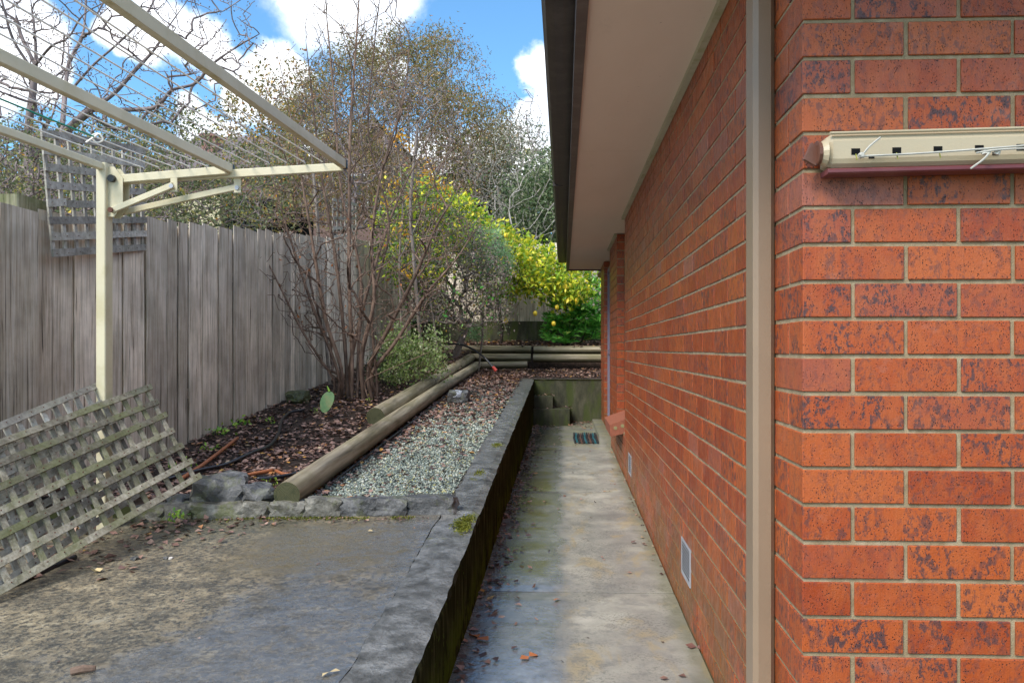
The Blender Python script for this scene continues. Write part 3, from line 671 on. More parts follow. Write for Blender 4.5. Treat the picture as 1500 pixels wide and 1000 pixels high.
# ------------------------------------------------------------------ retractable washing line on the front wall
al = empty('retractable_clothesline', (.9, 1.8, 1.66), 'aged cream plastic retractable clothesline case with white cords fixed to the brick wall', 'clothesline')
a0 = P(1213, 221, 1.765); tilt = .016
def AP(x, y, z):   # local frame: x along the case, y off the wall, z up
    return Vector((a0.x + x, Y0 - y, a0.z + z + x * tilt))
prof = [(.0, -.036), (.04, -.036), (.048, -.028), (.052, -.018), (.052, .022), (.047, .034), (.040, .040), (.0, .040)]
m = MB(); LL = .98; v = []
for x in (0, .012, LL - .012, LL):
    s_ = .82 if x in (0, LL) else 1
    v += [AP(x, py_ * s_, pz * s_) for (py_, pz) in prof]
n = len(prof); f = [(r_ * n + i, r_ * n + (i + 1) % n, (r_ + 1) * n + (i + 1) % n, (r_ + 1) * n + i) for r_ in range(3) for i in range(n)] + [tuple(range(n))[::-1], tuple(range(3 * n, 4 * n))]
m.add(v, f); case = m.build('case', M['airer'], al)
m = MB(); m.beam(AP(.004, .055, .039), AP(LL, .055, .039), .008, .006, ch=.002); m.build('case_lip', M['airer'], case)
for i in range(9):
    x = .052 + i * .0905 ; m = MB(); m.box(0, .019, 0, .003, 0, .014)
    b = AP(x, .0532, -.010); m.v = [(b.x + q[0], b.y + q[1], b.z + q[2]) for q in m.v]; m.build('cord_slot', M['hole'], case)
    m = MB(); m.box(0, .013, 0, .0022, 0, .007); b = AP(x + .038, .0526, -.019)
    m.v = [(b.x + q[0], b.y + q[1], b.z + q[2]) for q in m.v]; (m.build('cord_slot', M['hole'], case) if i % 3 == 0 else None)
m = MB(); m.tube([AP(-.002, .04, -.002), AP(-.014, .04, -.002)], [.031, .024], 16); m.build('end_knob', M['airer'], al)
m = MB(); m.tube([AP(-.014, .04, -.002), AP(-.022, .04, -.002)], [.026, .028], 12); m.beam(AP(-.022, .042, .014), AP(-.040, .046, -.024), .010, .030); m.build('end_cap', M['brownplastic'], al)
m = MB(); m.beam(AP(-.003, .036, -.047), AP(LL, .036, -.047), .05, .012, ch=.003); m.build('base_rail', M['airerred'], al)
cr1 = smooth_curve([AP(.068, .070, -.018), AP(.2, .075, -.016), AP(.36, .078, -.009), AP(.62, .08, .004), AP(.95, .08, .006)])
MB().tube(cr1, .0024, 5).build('cord', M['string'], al)
MB().tube(smooth_curve([AP(.315, .074, -.018), AP(.36, .08, -.014), AP(.44, .08, -.012), AP(.7, .08, -.008), AP(.95, .08, -.006)]), .0022, 5).build('cord', M['string'], al)
MB().tube(smooth_curve([AP(.068, .072, -.017), AP(.083, .078, .002), AP(.105, .082, .020)]), .0022, 5).build('cord_end', M['string'], al)
MB().tube(smooth_curve([AP(.345, .075, -.016), AP(.325, .085, -.035), AP(.295, .09, -.056)]), .0022, 5).build('cord_end', M['string'], al)
for kx in (.066, .335, .36):
    rock('knot', (.014, .012, .012), kx * 50, M['string'], AP(kx, .073, -.017), al, sub=2, amp=.3)
for kx in (.056, .145, .238):
    MB().tube([AP(kx, .068, -.012), AP(kx + .002, .07, -.026)], .0013, 4).build('frayed_thread', flat_mat('yellow_green_thread', (.35, .35, .05)), al)

# ------------------------------------------------------------------ paling fences
FX = -2.95
def ftop(y): return 1.53 + .112 * y
def paling(name, parent, y0, y1, zb, zt_, off=0, tilt_=0, mat=None, axis='y', x=FX):
    """a rough split board with a wavering outline, standing in the plane x (or y)"""
    k = 5; v = []; sd_ = random.random() * 50; th = .007; yw = random.uniform(-.001, .004)
    for i in range(k + 1):
        t = i / k; z = zb + (zt_ - zb) * t
        e0 = y0 + .009 * noise.noise(Vector((sd_, z * 2.5, 0))) + tilt_ * t; e1 = y1 + .009 * noise.noise(Vector((sd_ + 9, z * 2.5, 0))) + tilt_ * t
        bow = off + .006 * noise.noise(Vector((sd_ + 20, z, 0)))
        dz = random.uniform(-.008, .008) if i == k else 0
        for (yy_, xx_) in ((e0, bow - yw), (e1, bow + yw), (e1, bow + yw - th), (e0, bow - yw - th)):
            zz = z + (dz if yy_ == e0 else 0)
            v.append((x + xx_, yy_, zz) if axis == 'y' else (yy_, x - xx_, zz))
    f = [(i * 4 + j, i * 4 + (j + 1) % 4, (i + 1) * 4 + (j + 1) % 4, (i + 1) * 4 + j) for i in range(k) for j in range(4)] + [(3, 2, 1, 0), (k * 4, k * 4 + 1, k * 4 + 2, k * 4 + 3)]
    return pyd(name, v, f, mat or M['paling'], parent)
fence = empty('paling_fence', (FX, 8, .4), 'weathered grey timber paling fence running back along the left of the garden', 'fence')
edges = [-330, -230, -160, -100, -50, 0] 
ey = [on_x(px, FX) for px in (-230, -150, -95, -45, 0)] + [on_x(px, FX) for px in (57, 107, 144, 180, 214, 244, 260, 276, 296, 320, 342, 360, 378)]
y = ey[-1]
while y < 15.0:
    y += random.uniform(.15, .21); ey.append(y)
for i, (a, b) in enumerate(zip(ey[:-1], ey[1:])):
    mid = (a + b) / 2; off = random.uniform(-.0015, .0015)
    top = ftop(mid) + random.uniform(-.010, .010)
    if i in (2, 3, 4): off = .07; top = P(28, 303, 4.15).z; k_ = (FX + .07) / FX; a *= k_; b *= k_
    if i == 5: top -= .02
    zb = (zL(mid) if mid > 3.9 else .2) - .12
    gp = random.choice((.006, .010, .014, .018)); paling('paling', fence, b - .10, b + .10, zb, top - .03, off - .034, 0); paling('paling', fence, a + gp, b - gp, zb, top, off, random.uniform(-.012, .012))
for (dz) in (.45, 1.35):
    m = MB(); m.beam((FX - .055, ey[0], ftop(ey[0]) - 1.8 + dz), (FX - .055, 15.2, ftop(15.2) - 1.8 + dz), .05, .08); m.build('rail', M['paling'], fence)
m = MB(); m.beam((FX - .01, ey[5], ftop(ey[5]) + .0), (FX - .01, 15.2, ftop(15.2) + .0), .03, .045, ch=.004); m.build('capping', M['paling'], fence) if False else None
for yp in (on_x(-20, FX), 6.9, 9.4, 12): MB().beam((FX - .12, yp, .0), (FX - .12, yp, ftop(yp) - .05), .09, .09).build('post', M['oldpost'], fence)
pt = P(38, 290, 4.4); gp = MB().beam((pt.x - .02, pt.y, .0), (pt.x - .02, pt.y, pt.z), .12, .24, up=(0, 1, 0), ch=.008).build('fence_post', M['oldpost']); tag(gp, 'stout green-stained timber post standing behind the widest paling at far left', 'post')
BY = 15.25
bf = empty('paling_fence', (0, BY, 1.3), 'grey timber paling fence across the back of the garden behind the lemon tree', 'fence')
x = -3.1
while x < 3.2:
    wd = random.uniform(.10, .15)
    i = int(x * 100) % 2
    paling('paling', bf, x, x + wd - .004, 1.76, 3.27 + random.uniform(-.02, .02), random.choice((0, .012)), 0, axis='x', x=BY); x += wd
for z in (2.0, 2.9): MB().box(-3.1, 3.2, BY + .03, BY + .08, z, z + .08).build('rail', M['paling'], bf)
x = -3.1; 
for i, x1 in enumerate((-1.2, .45, 2.0, 3.2)):
    MB().box(x + .006, x1 - .006, BY - .07, BY + .02, 1.25, 1.755).build('plinth_board', M['mossc'], bf); x = x1

# ------------------------------------------------------------------ lattice panels
def lattice(name, TL, TR, BL, BR, nh, nv, label, cat, mat, w=.034, th=.008, overh=.03, group=None, skip=(), wv=None):
    wv = wv or w
    TL, TR, BL, BR = map(Vector, (TL, TR, BL, BR)); o = empty(name, (TL + TR + BL + BR) / 4, label, cat, group)
    nrm = (TR - TL).cross(BL - TL).normalized()
    if nrm.dot(Vector((0, 0, H)) - TL) < 0: nrm = -nrm
    for i in range(nh):
        t = i / (nh - 1) if nh > 1 else 0; a = TL.lerp(BL, t); b = TR.lerp(BR, t); d = (b - a).normalized()
        j = [random.uniform(-.006, .006) for _ in range(4)]
        upv = (BL - TL).normalized()
        for (s0, s1) in skip.get(i, [(0, 1)]) if skip else [(0, 1)]:
            p = a.lerp(b, s0) - (d * (overh + j[0]) if s0 == 0 else d * 0) + upv * j[2]; q = a.lerp(b, s1) + (d * (overh + j[1]) if s1 == 1 else d * 0) + upv * j[3]
            mid = (p + q) / 2 + nrm * (th / 2 + .004 * random.random()) ; m = MB()
            # gently bowed slat of four pieces with nail heads
            pts = [p.lerp(q, u) + nrm * (th / 2 + .003 * math.sin(u * 3.1 + i)) for u in (0, .33, .67, 1)]
            v = []; 
            for k_, c_ in enumerate(pts):
                ww = w / 2 * (1 + .06 * random.uniform(-1, 1))
                for (su, sn) in ((-1, -1), (1, -1), (1, 1), (-1, 1)): v.append(c_ + upv * su * ww + nrm * sn * th / 2)
            m.add(v, [(r * 4 + e, r * 4 + (e + 1) % 4, (r + 1) * 4 + (e + 1) % 4, (r + 1) * 4 + e) for r in range(3) for e in range(4)] + [(3, 2, 1, 0), (12, 13, 14, 15)])
            m.build('slat', mat, o)
    nails = MB()
    for jx in range(nv):
        t = jx / (nv - 1); a = TL.lerp(TR, t); b = BL.lerp(BR, t); d = (b - a).normalized()
        m = MB(); m.beam(a - d * overh * .4 - nrm * th * .6 + nrm * random.uniform(-.001, .001), b + d * overh * .4 - nrm * th * .6, wv * random.uniform(.92, 1.08), th, up=nrm); m.build('slat', mat, o)
        for i in range(nh):
            s_ = i / (nh - 1); c_ = a.lerp(b, s_) + nrm * (th + .004); nails.beam(c_ - nrm * .003, c_ + nrm * .001, .0036, .0036, up=d)
    tag(nails.build('nail_heads', M['rust'], o), kind='stuff')
    return o
# panel fixed above the fence
lattice('lattice_panel', P(64, 196, 4.40), P(208, 222, 5.50), P(80, 372, 4.40), P(210, 362, 5.50), 8, 10,
        'grey timber lattice screen nailed up above the fence behind the clothes hoist', 'lattice', M['slatgrey'], w=.044, wv=.030, th=.010, skip={4: [(0, .13), (.14, 1)], 5: [(0, 1)]})
lattice('lattice_panel', P(488, 292, 10.3), P(522, 300, 11.6), P(488, 362, 10.3), P(522, 352, 11.6), 6, 7,
        'distant grey lattice screen above the fence, half hidden by bare shrub stems', 'lattice', M['slatgrey'], w=.042)
BR, BL, TR = P(286, 700, 3.93), P(-14, 871, 2.86), P(214, 568, 4.06); TLl = P(-120, 660, 3.02)
# extend the upper left corner so that opposite edges stay parallel in space
TLl = BL + (TR - BR) 
TLl = TLl + (P(0, 637, 3.12) - P(0, 637, 3.12))
lattice('lattice_panel', TLl, TR, BL, BR, 7, 15, 'larger mossy lattice panel leaning in front against the hoist post, its corner on the rocks', 'lattice', M['slat'], w=.031, wv=.024, th=.009, skip={1: [(0, .17), (.20, 1)], 6: [(0, 1)]})
sh = P(148, 561, 4.10) - TR
bo = Vector((-.02, .10, -.02))
lattice('lattice_panel', TLl + bo + Vector((0, 0, .085)), P(140, 566, 3.86), BL + bo + Vector((0, 0, .03)), P(215, 715, 3.84), 7, 13,
        'grey lattice panel tucked behind the leaning one, its top slat showing left of the post', 'lattice', M['slatgrey'], w=.032, wv=.024, th=.009)

# ------------------------------------------------------------------ folding clothes hoist
ZA = 2.12
hoist = empty('clothes_hoist', (P(152, 511, 3.88).x, P(152, 511, 3.88).y, .4), 'cream steel folding clothes hoist with two bars and rows of line at upper left', 'clothes hoist')
bd = Vector((math.sin(R(2.7)), math.cos(R(2.7)), 0)); ac = Vector((bd.y, -bd.x, 0))   # along the bars, across
def HP(a, b, z): return Vector((HX + ac.x * a + bd.x * b, HYY + ac.y * a + bd.y * b, z))
pc = P(153, 511, 3.88); HX, HYY = pc.x, pc.y
MB().beam(HP(0, 0, .2), HP(0, 0, P(153, 240, 3.88).z), .05, .062, up=bd, ch=.004).build('post', M['cream'], hoist)
MB().beam(HP(0, -2.45, .2), HP(0, -2.45, 2.14), .05, .062, up=bd, ch=.004).build('post', M['cream'], hoist)
MB().beam(HP(0, -.028, 2.115), HP(0, -2.45, 2.115), .03, .034, ch=.003).build('back_rail', M['cream'], hoist)
A1 = .63; A2 = 1.20
z1 = P(345, 254, 3.9).z; z2 = P(505, 251, 3.9).z
for b in (0.02, -2.43):
    n_ = 0
    MB().beam(HP(.045, b - .012, P(170, 263, 3.88).z), HP(A1, b - .012, z1), .022, .040, ch=.003).build('arm', M['cream'], hoist)
    MB().beam(HP(.045, b + .016, P(170, 263, 3.88).z), HP(A2, b + .016, z2), .022, .040, ch=.003).build('arm', M['cream'], hoist)
    zl = P(165, 309, 3.88).z
    for (a_, dy) in ((.36, -.012), (.66, .016)):
        MB().beam(HP(.045, b + dy * 2.4, zl), HP(a_, b + dy * 2.4, P(300, 274, 3.88).z), .018, .030, ch=.003).build('strut', M['cream'], hoist)
        br = MB().beam(HP(a_ - .0, b + dy * 1.7, P(300, 283, 3.88).z), HP(a_ - .0, b + dy * 1.7, P(300, 262, 3.88).z), .034, .004, up=bd).build('bracket', M['cream'], hoist)
        MB().tube([HP(a_, b + dy * 2.4 - .014, P(300, 276, 3.88).z), HP(a_, b + dy * 2.4 - .02, P(300, 276, 3.88).z)], .011, 10).build('bolt', M['alu'], hoist)
    # side plate joining post and arm
    m = MB(); zz = [P(165, yy, 3.88).z for yy in (245, 262, 300, 318)]
    for dy in (-.028, .024):
        m.add([HP(.02, b + dy, zz[0]), HP(.055, b + dy, zz[0]), HP(.10, b + dy, zz[1]), HP(.10, b + dy, zz[2]), HP(.055, b + dy, zz[3]), HP(.02, b + dy, zz[3])] +
              [HP(.02, b + dy + .004, zz[0]), HP(.055, b + dy + .004, zz[0]), HP(.10, b + dy + .004, zz[1]), HP(.10, b + dy + .004, zz[2]), HP(.055, b + dy + .004, zz[3]), HP(.02, b + dy + .004, zz[3])],
              [(0, 1, 2, 3, 4, 5), (11, 10, 9, 8, 7, 6)] + [(i, 6 + i, 6 + (i + 1) % 6, (i + 1) % 6) for i in range(6)])
    m.build('side_plate', M['cream'], hoist)
    MB().tube([HP(.05, b - .03, P(165, 263, 3.88).z), HP(.05, b - .048, P(165, 263, 3.88).z)], .018, 12).build('pivot_knob', M['black'], hoist)
    MB().tube([HP(.05, b - .045, zl), HP(.05, b - .053, zl)], .013, 10).build('bolt', M['rust'], hoist)
for (a_, zz, ln) in ((A1, z1 + .012, 2.47), (A2, z2 + .014, 2.47)):
    MB().beam(HP(a_, .03, zz), HP(a_, -2.45, zz), .028, .044, ch=.003).build('bar', M['cream'], hoist)
    MB().beam(HP(a_, .03, zz), HP(a_, .045, zz), .034, .05, ch=.006).build('end_cap', M['black'], hoist)
wa = [.19, .27, .35, .43, .52] + [.74, .83, .92, 1.01, 1.10]
for i, a_ in enumerate(wa):
    zz = (z1 if a_ < A1 else z2) + .024
    sag = .010 + .012 * random.random()
    pts = [HP(a_, .02 - 2.45 * t, zz - sag * 4 * t * (1 - t)) for t in np.linspace(0, 1, 9)]
    if i == 2:
        MB().tube(pts[:3], .0029, 5).build('line_wire', M['wire'], hoist); MB().tube(pts[2:], .0034, 5).build('green_cord', M['green_cord'], hoist)
        MB().tube(smooth_curve([pts[2] + Vector(q) for q in ((0, 0, 0), (.02, .0, .012), (.03, .01, -.01), (.0, .01, -.02), (-.012, 0, .005), (.015, 0, .012), (-.03, -.01, -.025))]), .004, 5).build('knot', M['wire'], hoist)
    else: MB().tube(pts, .0029, 5).build('line_wire', M['wire'], hoist)
    MB().tube([HP(a_, .03, zz - .004), HP(a_, .012, zz + .004), HP(a_ + .006, .0, zz)], .003, 4).build('hook', M['alu'], hoist) if i % 2 == 0 else None

# ------------------------------------------------------------------ logs
def log(a, b, r, label, group=None):
    a = Vector(a); b = Vector(b); ln = (b - a).length; q = (b - a).to_track_quat('Z', 'Y'); sd_ = random.random() * 99
    n = 28; k = max(10, int(ln / .14)); v = []; f = []
    for i in range(k + 1):
        z = ln * i / k
        for j in range(n):
            an = 2 * math.pi * j / n; rr = r * (1 + .03 * noise.noise(Vector((math.cos(an) * 1.2, math.sin(an) * 1.2, z * 1.3 + sd_))) + .008 * noise.noise(Vector((math.cos(an) * 9, math.sin(an) * 9, z * .6 + sd_))))
            if i in (0, k): rr *= .975
            zz = z if i not in (0, k) else z
            v.append((math.cos(an) * rr, math.sin(an) * rr, zz))
    for i in range(k):
        for j in range(n): f.append((i * n + j, i * n + (j + 1) % n, (i + 1) * n + (j + 1) % n, (i + 1) * n + j))
    me = bpy.data.meshes.new('log'); me.from_pydata(v, [], f); me.polygons.foreach_set('use_smooth', [True] * len(f))
    o = empty('log', a, label, 'log', group)
    s_ = link_mesh('bark_side', me, M['log'], o, a); s_.rotation_mode = 'QUATERNION'; s_.rotation_quaternion = q
    for (zz, i0) in ((0, 0), (ln, k)):
        m2 = bpy.data.meshes.new('end_grain'); ring = [v[i0 * n + j] for j in range(n)]
        ring = [(x, y, zz + (-.001 if zz == 0 else .001)) for (x, y, _) in ring]
        m2.from_pydata(ring, [], [tuple(range(n)) if zz else tuple(range(n))[::-1]]); e = link_mesh('end_grain', m2, M['logend'], o, a); e.rotation_mode = 'QUATERNION'; e.rotation_quaternion = q
    return o
l0 = P(420, 725, 4.02)
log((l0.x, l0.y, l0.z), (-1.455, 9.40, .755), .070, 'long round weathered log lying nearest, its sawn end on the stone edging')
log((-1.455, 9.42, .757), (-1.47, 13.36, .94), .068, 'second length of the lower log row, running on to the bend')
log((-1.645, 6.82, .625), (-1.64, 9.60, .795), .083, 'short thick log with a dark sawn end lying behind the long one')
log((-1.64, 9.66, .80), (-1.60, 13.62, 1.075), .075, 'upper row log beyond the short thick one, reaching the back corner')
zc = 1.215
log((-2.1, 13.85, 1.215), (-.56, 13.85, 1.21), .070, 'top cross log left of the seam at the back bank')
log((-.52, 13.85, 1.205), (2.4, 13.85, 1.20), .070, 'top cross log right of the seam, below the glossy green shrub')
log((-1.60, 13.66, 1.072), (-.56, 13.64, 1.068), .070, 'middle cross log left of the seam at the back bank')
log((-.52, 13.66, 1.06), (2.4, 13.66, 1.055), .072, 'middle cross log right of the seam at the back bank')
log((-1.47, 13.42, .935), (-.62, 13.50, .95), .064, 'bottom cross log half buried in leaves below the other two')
MB().beam((l0.x - .13, l0.y + .18, .30), (l0.x - .13, l0.y + .18, .50), .10, .05, ch=.006).build('timber_peg', M['oldpost'])
tag(bpy.data.objects['timber_peg'], 'short mossy timber peg beside the nearest log end', 'peg')

# ------------------------------------------------------------------ kerb stones and rocks
ke = [195, 240, 280, 355, 393, 446, 498, 551, 594, 664]
kg = 'rough stones edging the garden above the patio'
names = ['mossy edging stone at the left end of the row, under the lattice', 'edging stone just left of the two loose rocks', 'long brown mossy edging stone under the big loose rock', 'short pale edging stone under the smaller loose rock',
         'brown edging stone directly below the nearest log end', 'dark grey edging stone just right of the log end', 'edging stone with mossy seam in the middle of the gravel front', 'squarish dark edging stone, second from the right end', 'large grey edging stone at the right end by the wall']
for i, (a, b) in enumerate(zip(ke[:-1], ke[1:])):
    d = 4.0; p0 = P(a, 757, d); p1 = P(b, 757, d); zb = slab_z(p0.x, 3.95); c = (p0 + p1) / 2; hgt = .115 + random.uniform(-.012, .01)
    o = rock('edging_stone', ((p1 - p0).length * 1.10, .13 + random.uniform(-.02, .02), hgt), 3 + i * 1.7, M['kerb'] if i < 6 else M['rock'], (c.x, c.y + .045, zb + hgt / 2 - .03), sub=3, amp=.09, boxy=.85)
    tag(o, names[i], 'stone', kg)
c = P(318, 722, 4.08); tag(rock('loose_rock', (.27, .19, .19), 5.2, M['rock'], (c.x, c.y + .04, c.z - .01), rot=.2, sub=3, amp=.17, boxy=.75), 'large angular dark rock sitting on the stone edging', 'rock')
c = P(372, 728, 4.08); tag(rock('loose_rock', (.20, .16, .12), 9.7, M['rock'], (c.x, c.y + .03, c.z), rot=-.4, sub=3, amp=.2, boxy=.6), 'smaller glistening rock between the large rock and the log', 'rock')
c = P(262, 745, 4.15); tag(rock('loose_rock', (.16, .16, .10), 12.1, M['rock'], (c.x, c.y, c.z + .02), sub=3), 'low dark rock beside the lattice corner', 'rock')
c = P(672, 590, 8.6); rr = rock('garden_rock', (.24, .2, .16), 2.2, M['rock'], (c.x, c.y, zt(c.x, c.y) + .06), sub=3, amp=.15); tag(rr, 'dark rounded rock with a pale patch lying on the leaves beside the logs', 'rock')
rock('pale_patch', (.10, .09, .09), 4.4, flat_mat('pale_quartz', (.32, .34, .38), .4), (c.x + .0, c.y - .06, zt(c.x, c.y) + .10), rr, sub=2)
c = P(436, 581, 8.2); tag(rock('garden_rock', (.22, .2, .15), 7.9, M['mossrock'], (c.x, c.y, zt(c.x, c.y) + .04), sub=3), 'green mossy stone by the foot of the fence', 'rock')
# upright green pad
pc_ = P(479, 583, 7.2); v = []; n = 20
for s_ in (-.006, .006):
    for i in range(n):
        an = 2 * math.pi * i / n; rx = .062 * (1 + .12 * math.sin(an)); v.append(Vector((pc_.x + rx * math.cos(an) + .03 * math.sin(an) * .4, pc_.y + s_ + .04 * math.sin(an), pc_.z - .03 + .10 * math.sin(an) * (1.0 if math.sin(an) < 0 else .9))))
pad = pyd('green_pad', v, [tuple(range(n)), tuple(range(n, 2 * n))[::-1]] + [(i, (i + 1) % n, n + (i + 1) % n, n + i)[::-1] for i in range(n)], M['pad']); tag(pad, 'flat oval green pad standing upright in the leaves before the bare shrub', 'plant')
m = MB(); m.tube([v[n // 4] , pc_ + Vector((-.01, .04, .11))], [.012, .004], 5); m.build('pad_tip', M['weed'], pad)

# ------------------------------------------------------------------ hoses, pipes
def gp_(px, py, d0, h=.032):
    """point on the garden surface under a pixel"""
    d = d0
    for _ in range(60):
        p = P(px, py, d); e = p.z - (zt(p.x, p.y) + h)
        d += e * 3.0 if abs(e) > 1e-4 else 0
    return P(px, py, d)
def hose(name, pts, r, mat, label, cat):
    o = MB().tube(smooth_curve(pts, 8), r, 8).build(name, mat, smooth=True); return tag(o, label, cat)
hose('garden_hose', [gp_(240, 703, 4.5), gp_(290, 689, 4.6), gp_(330, 680, 4.8), gp_(368, 663, 5), gp_(395, 652, 5.3), gp_(408, 634, 5.7), gp_(413, 615, 6.3), gp_(425, 604, 6.6), gp_(445, 600, 7)], .013, M['hose'], 'black hose curving through the leaves from the lattice corner towards the fence', 'hose')
hose('garden_hose', [gp_(376, 701, 4.4), gp_(410, 698, 4.5), gp_(450, 688, 4.7), gp_(482, 672, 4.9), gp_(505, 664, 5.1)], .012, M['hose'], 'short black hose disappearing behind the nearest log', 'hose')
hose('irrigation_pipe', [gp_(262, 703, 4.4, .03), gp_(300, 678, 4.7, .035), gp_(348, 641, 5.6, .04)], .012, M['orange'], 'thin terracotta pipe slanting up from the lattice corner', 'pipe')
hose('irrigation_pipe', [gp_(318, 706, 4.35, .03), gp_(360, 696, 4.5, .03), gp_(400, 688, 4.6, .03)], .012, M['orange'], 'thin terracotta pipe lying behind the loose rocks', 'pipe')
hose('irrigation_pipe', [gp_(404, 689, 4.6, .035), gp_(420, 694, 4.55, .035), (gp_(462, 691, 4.6, .035))], .010, M['orange'], 'bent brown pipe end running into the nearest log', 'pipe')
hp = hose('garden_hose', [P(652, 504, 12.6), P(672, 504, 12.4), P(692, 511, 12.2), P(710, 524, 12.0), P(723, 539, 11.9)], .016, M['hose'], 'black hose arching over the far logs with a red fitting at its end', 'hose')
MB().tube([P(722, 537, 11.9), P(727, 543, 11.88)], [.022, .028], 8).build('fitting', M['red'], hp)
hose('edging_strip', [(-1.36, 4.5, zt(-1.3, 4.5) + .01), (-1.365, 5.6, zt(-1.3, 5.6) + .015), (-1.36, 6.8, zt(-1.3, 6.8) + .015), (-1.365, 8, zt(-1.3, 8) + .01)], .011, M['mulchblack'], 'black plastic edging along the foot of the long log', 'edging')
hose('garden_hose', [P(-60, 905, 2.95), P(-5, 868, 2.98), P(60, 838, 3.2), P(110, 815, 3.4)], .011, M['hose'], 'black hose just visible under the lower edge of the leaning lattice', 'hose')

# doormat
dm = empty('door_mat', (.35, 9.6, path_z(9.6)), 'dark rubber door mat of parallel coloured strips on the path by the door', 'doormat')
for i in range(15):
    x = .135 + i * .0265; mat_ = [M['matblack'], M['teal'], M['matblack'], M['matbrown']][i % 4]
    yy = [9.18 + random.uniform(-.02, .02), 9.4, 9.62, 9.84, 10.05 + random.uniform(-.02, .02)]
    pts = [(x + .006 * math.sin(q * 9), q, path_z(q) + .016 + .005 * math.sin(q * 14 + i)) for q in yy]
    MB().tube(pts, .012, 6).build('strip', mat_, dm)

# ------------------------------------------------------------------ leaf and stone scatters
def leaf_mesh(name, pos, size, mat, parent=None, nrm=None, aspect=.55, flat=0., droop=0., fold=.18, dirs=None):
    """many pointed folded leaves as one mesh; flat=1 lies down, droop turns tips downward"""
    pos = np.asarray(pos, dtype=np.float64); n = len(pos)
    if n == 0: pos = np.zeros((1, 3)); n = 1
    size = np.broadcast_to(np.asarray(size, dtype=np.float64), (n,)) if np.ndim(size) == 0 else np.asarray(size)
    d = rng.normal(size=(n, 3)) if dirs is None else np.asarray(dirs) + rng.normal(size=(n, 3)) * .45
    d[:, 2] = d[:, 2] * (1 - flat) - droop
    d /= np.linalg.norm(d, axis=1)[:, None] + 1e-9
    r = rng.normal(size=(n, 3)); 
    if flat > 0: r = r * (1 - flat * .75); r[:, 2] += 0; 
    s_ = np.cross(d, np.array([0, 0, 1.0]) if flat > .5 else r); s_ += rng.normal(size=(n, 3)) * (.25 if flat > .5 else 0)
    s_ /= np.linalg.norm(s_, axis=1)[:, None] + 1e-9; u = np.cross(s_, d)
    L_ = size[:, None]; W = L_ * aspect / 2
    cur = rng.uniform(-.25, .35, size=(n, 1)) * L_
    a = pos; b = pos + d * L_ * .45 + s_ * W + u * L_ * fold; c = pos + d * L_ + u * cur; e = pos + d * L_ * .45 - s_ * W + u * L_ * fold; m_ = pos + d * L_ * .5
    V = np.stack([a, b, c, e, m_], 1).reshape(-1, 3); k = np.arange(n)[:, None] * 5
    F_ = np.concatenate([k + np.array([[0, 1, 4]]), k + np.array([[1, 2, 4]]), k + np.array([[2, 3, 4]]), k + np.array([[3, 0, 4]])], 0)
    return big(name, V, F_, mat, parent)
# gravel
pts = []; 
while len(pts) < 36000:
    y = 4.07 + 6.5 * random.random() ** 1.35; x = random.uniform(-1.40, -.612)
    if y > 6.5 and random.random() < (y - 6.5) / 4.5: continue
    e = (x + 1.40) / .4 + .35 * noise.noise(Vector((x * 4, y * 2.5, 8)))
    if e < .42 and random.random() > .25: continue
    pts.append((x, y, zt(x, y) + random.uniform(-.002, .008)))
pts = np.array(pts); n = len(pts); r = rng.uniform(.0045, .0105, (n, 1)) * np.where(pts[:, 1:2] > 6.5, 1.25, 1)
oct_ = np.array([[1, 0, 0], [-1, 0, 0], [0, 1, 0], [0, -1, 0], [0, 0, .75], [0, 0, -.75]], float)
V = pts[:, None, :] + (oct_[None] * rng.uniform(.6, 1.35, (n, 6, 3)) + rng.normal(size=(n, 6, 3)) * .22) * r[:, :, None]
k = np.arange(n)[:, None] * 6; tri = np.array([[0, 2, 4], [2, 1, 4], [1, 3, 4], [3, 0, 4], [2, 0, 5], [1, 2, 5], [3, 1, 5], [0, 3, 5]])
o = big('gravel', V.reshape(-1, 3), (k[:, None, :] + tri[None]).reshape(-1, 3), M['gravel']); tag(o, 'loose pale green-grey gravel filling the strip between logs and wall', 'gravel', kind='stuff')
# leaf litter
LP = []; LS = []
def lay(n, fx, fy, cond=None, h=(.0, .02), s=(.022, .06)):
    c = 0
    while c < n:
        x, y = fx(), fy()
        if cond and not cond(x, y): continue
        LP.append((x, y, zt(x, y) + random.uniform(*h))); LS.append(random.uniform(*s)); c += 1
U = random.uniform
lay(9000, lambda: U(-2.95, -1.50), lambda: 4.1 + 9.5 * random.random() ** 1.3, lambda x, y: random.random() < .35 + max(0, noise.noise(Vector((x * 2.2, y * 2.2, 1))) * 2.2 + .25) , h=(.002, .024))
lay(420, lambda: U(-1.4, -.65), lambda: U(4.1, 8), s=(.022, .045))
lay(700, lambda: U(-1.5, -1.25), lambda: U(4.1, 8), lambda x, y: random.random() < (-1.2 - x) * 2.5, s=(.025, .055))
lay(6500, lambda: U(-1.40, -.62), lambda: U(5.5, 13.4), lambda x, y: random.random() < .10 + max(0, (y - 6.4)) / 2.0 + max(0, -1.05 - x) * 1.6, s=(.03, .065))
lay(2300, lambda: U(-.62, 1.4), lambda: U(11.6, 13.5), h=(.005, .03))
lay(2600, lambda: U(-2.9, 2.0), lambda: U(13.8, 15.1), h=(.005, .04), s=(.04, .08))
lay(120, lambda: U(-1.35, -.62), lambda: U(4.1, 7), s=(.03, .055))
o = leaf_mesh('leaf_litter', LP, LS, M['litter'], flat=.93, aspect=.7, fold=.10); tag(o, 'brown fallen leaves covering the garden bed and bank', 'leaf litter', kind='stuff')
LP = []; LS = []
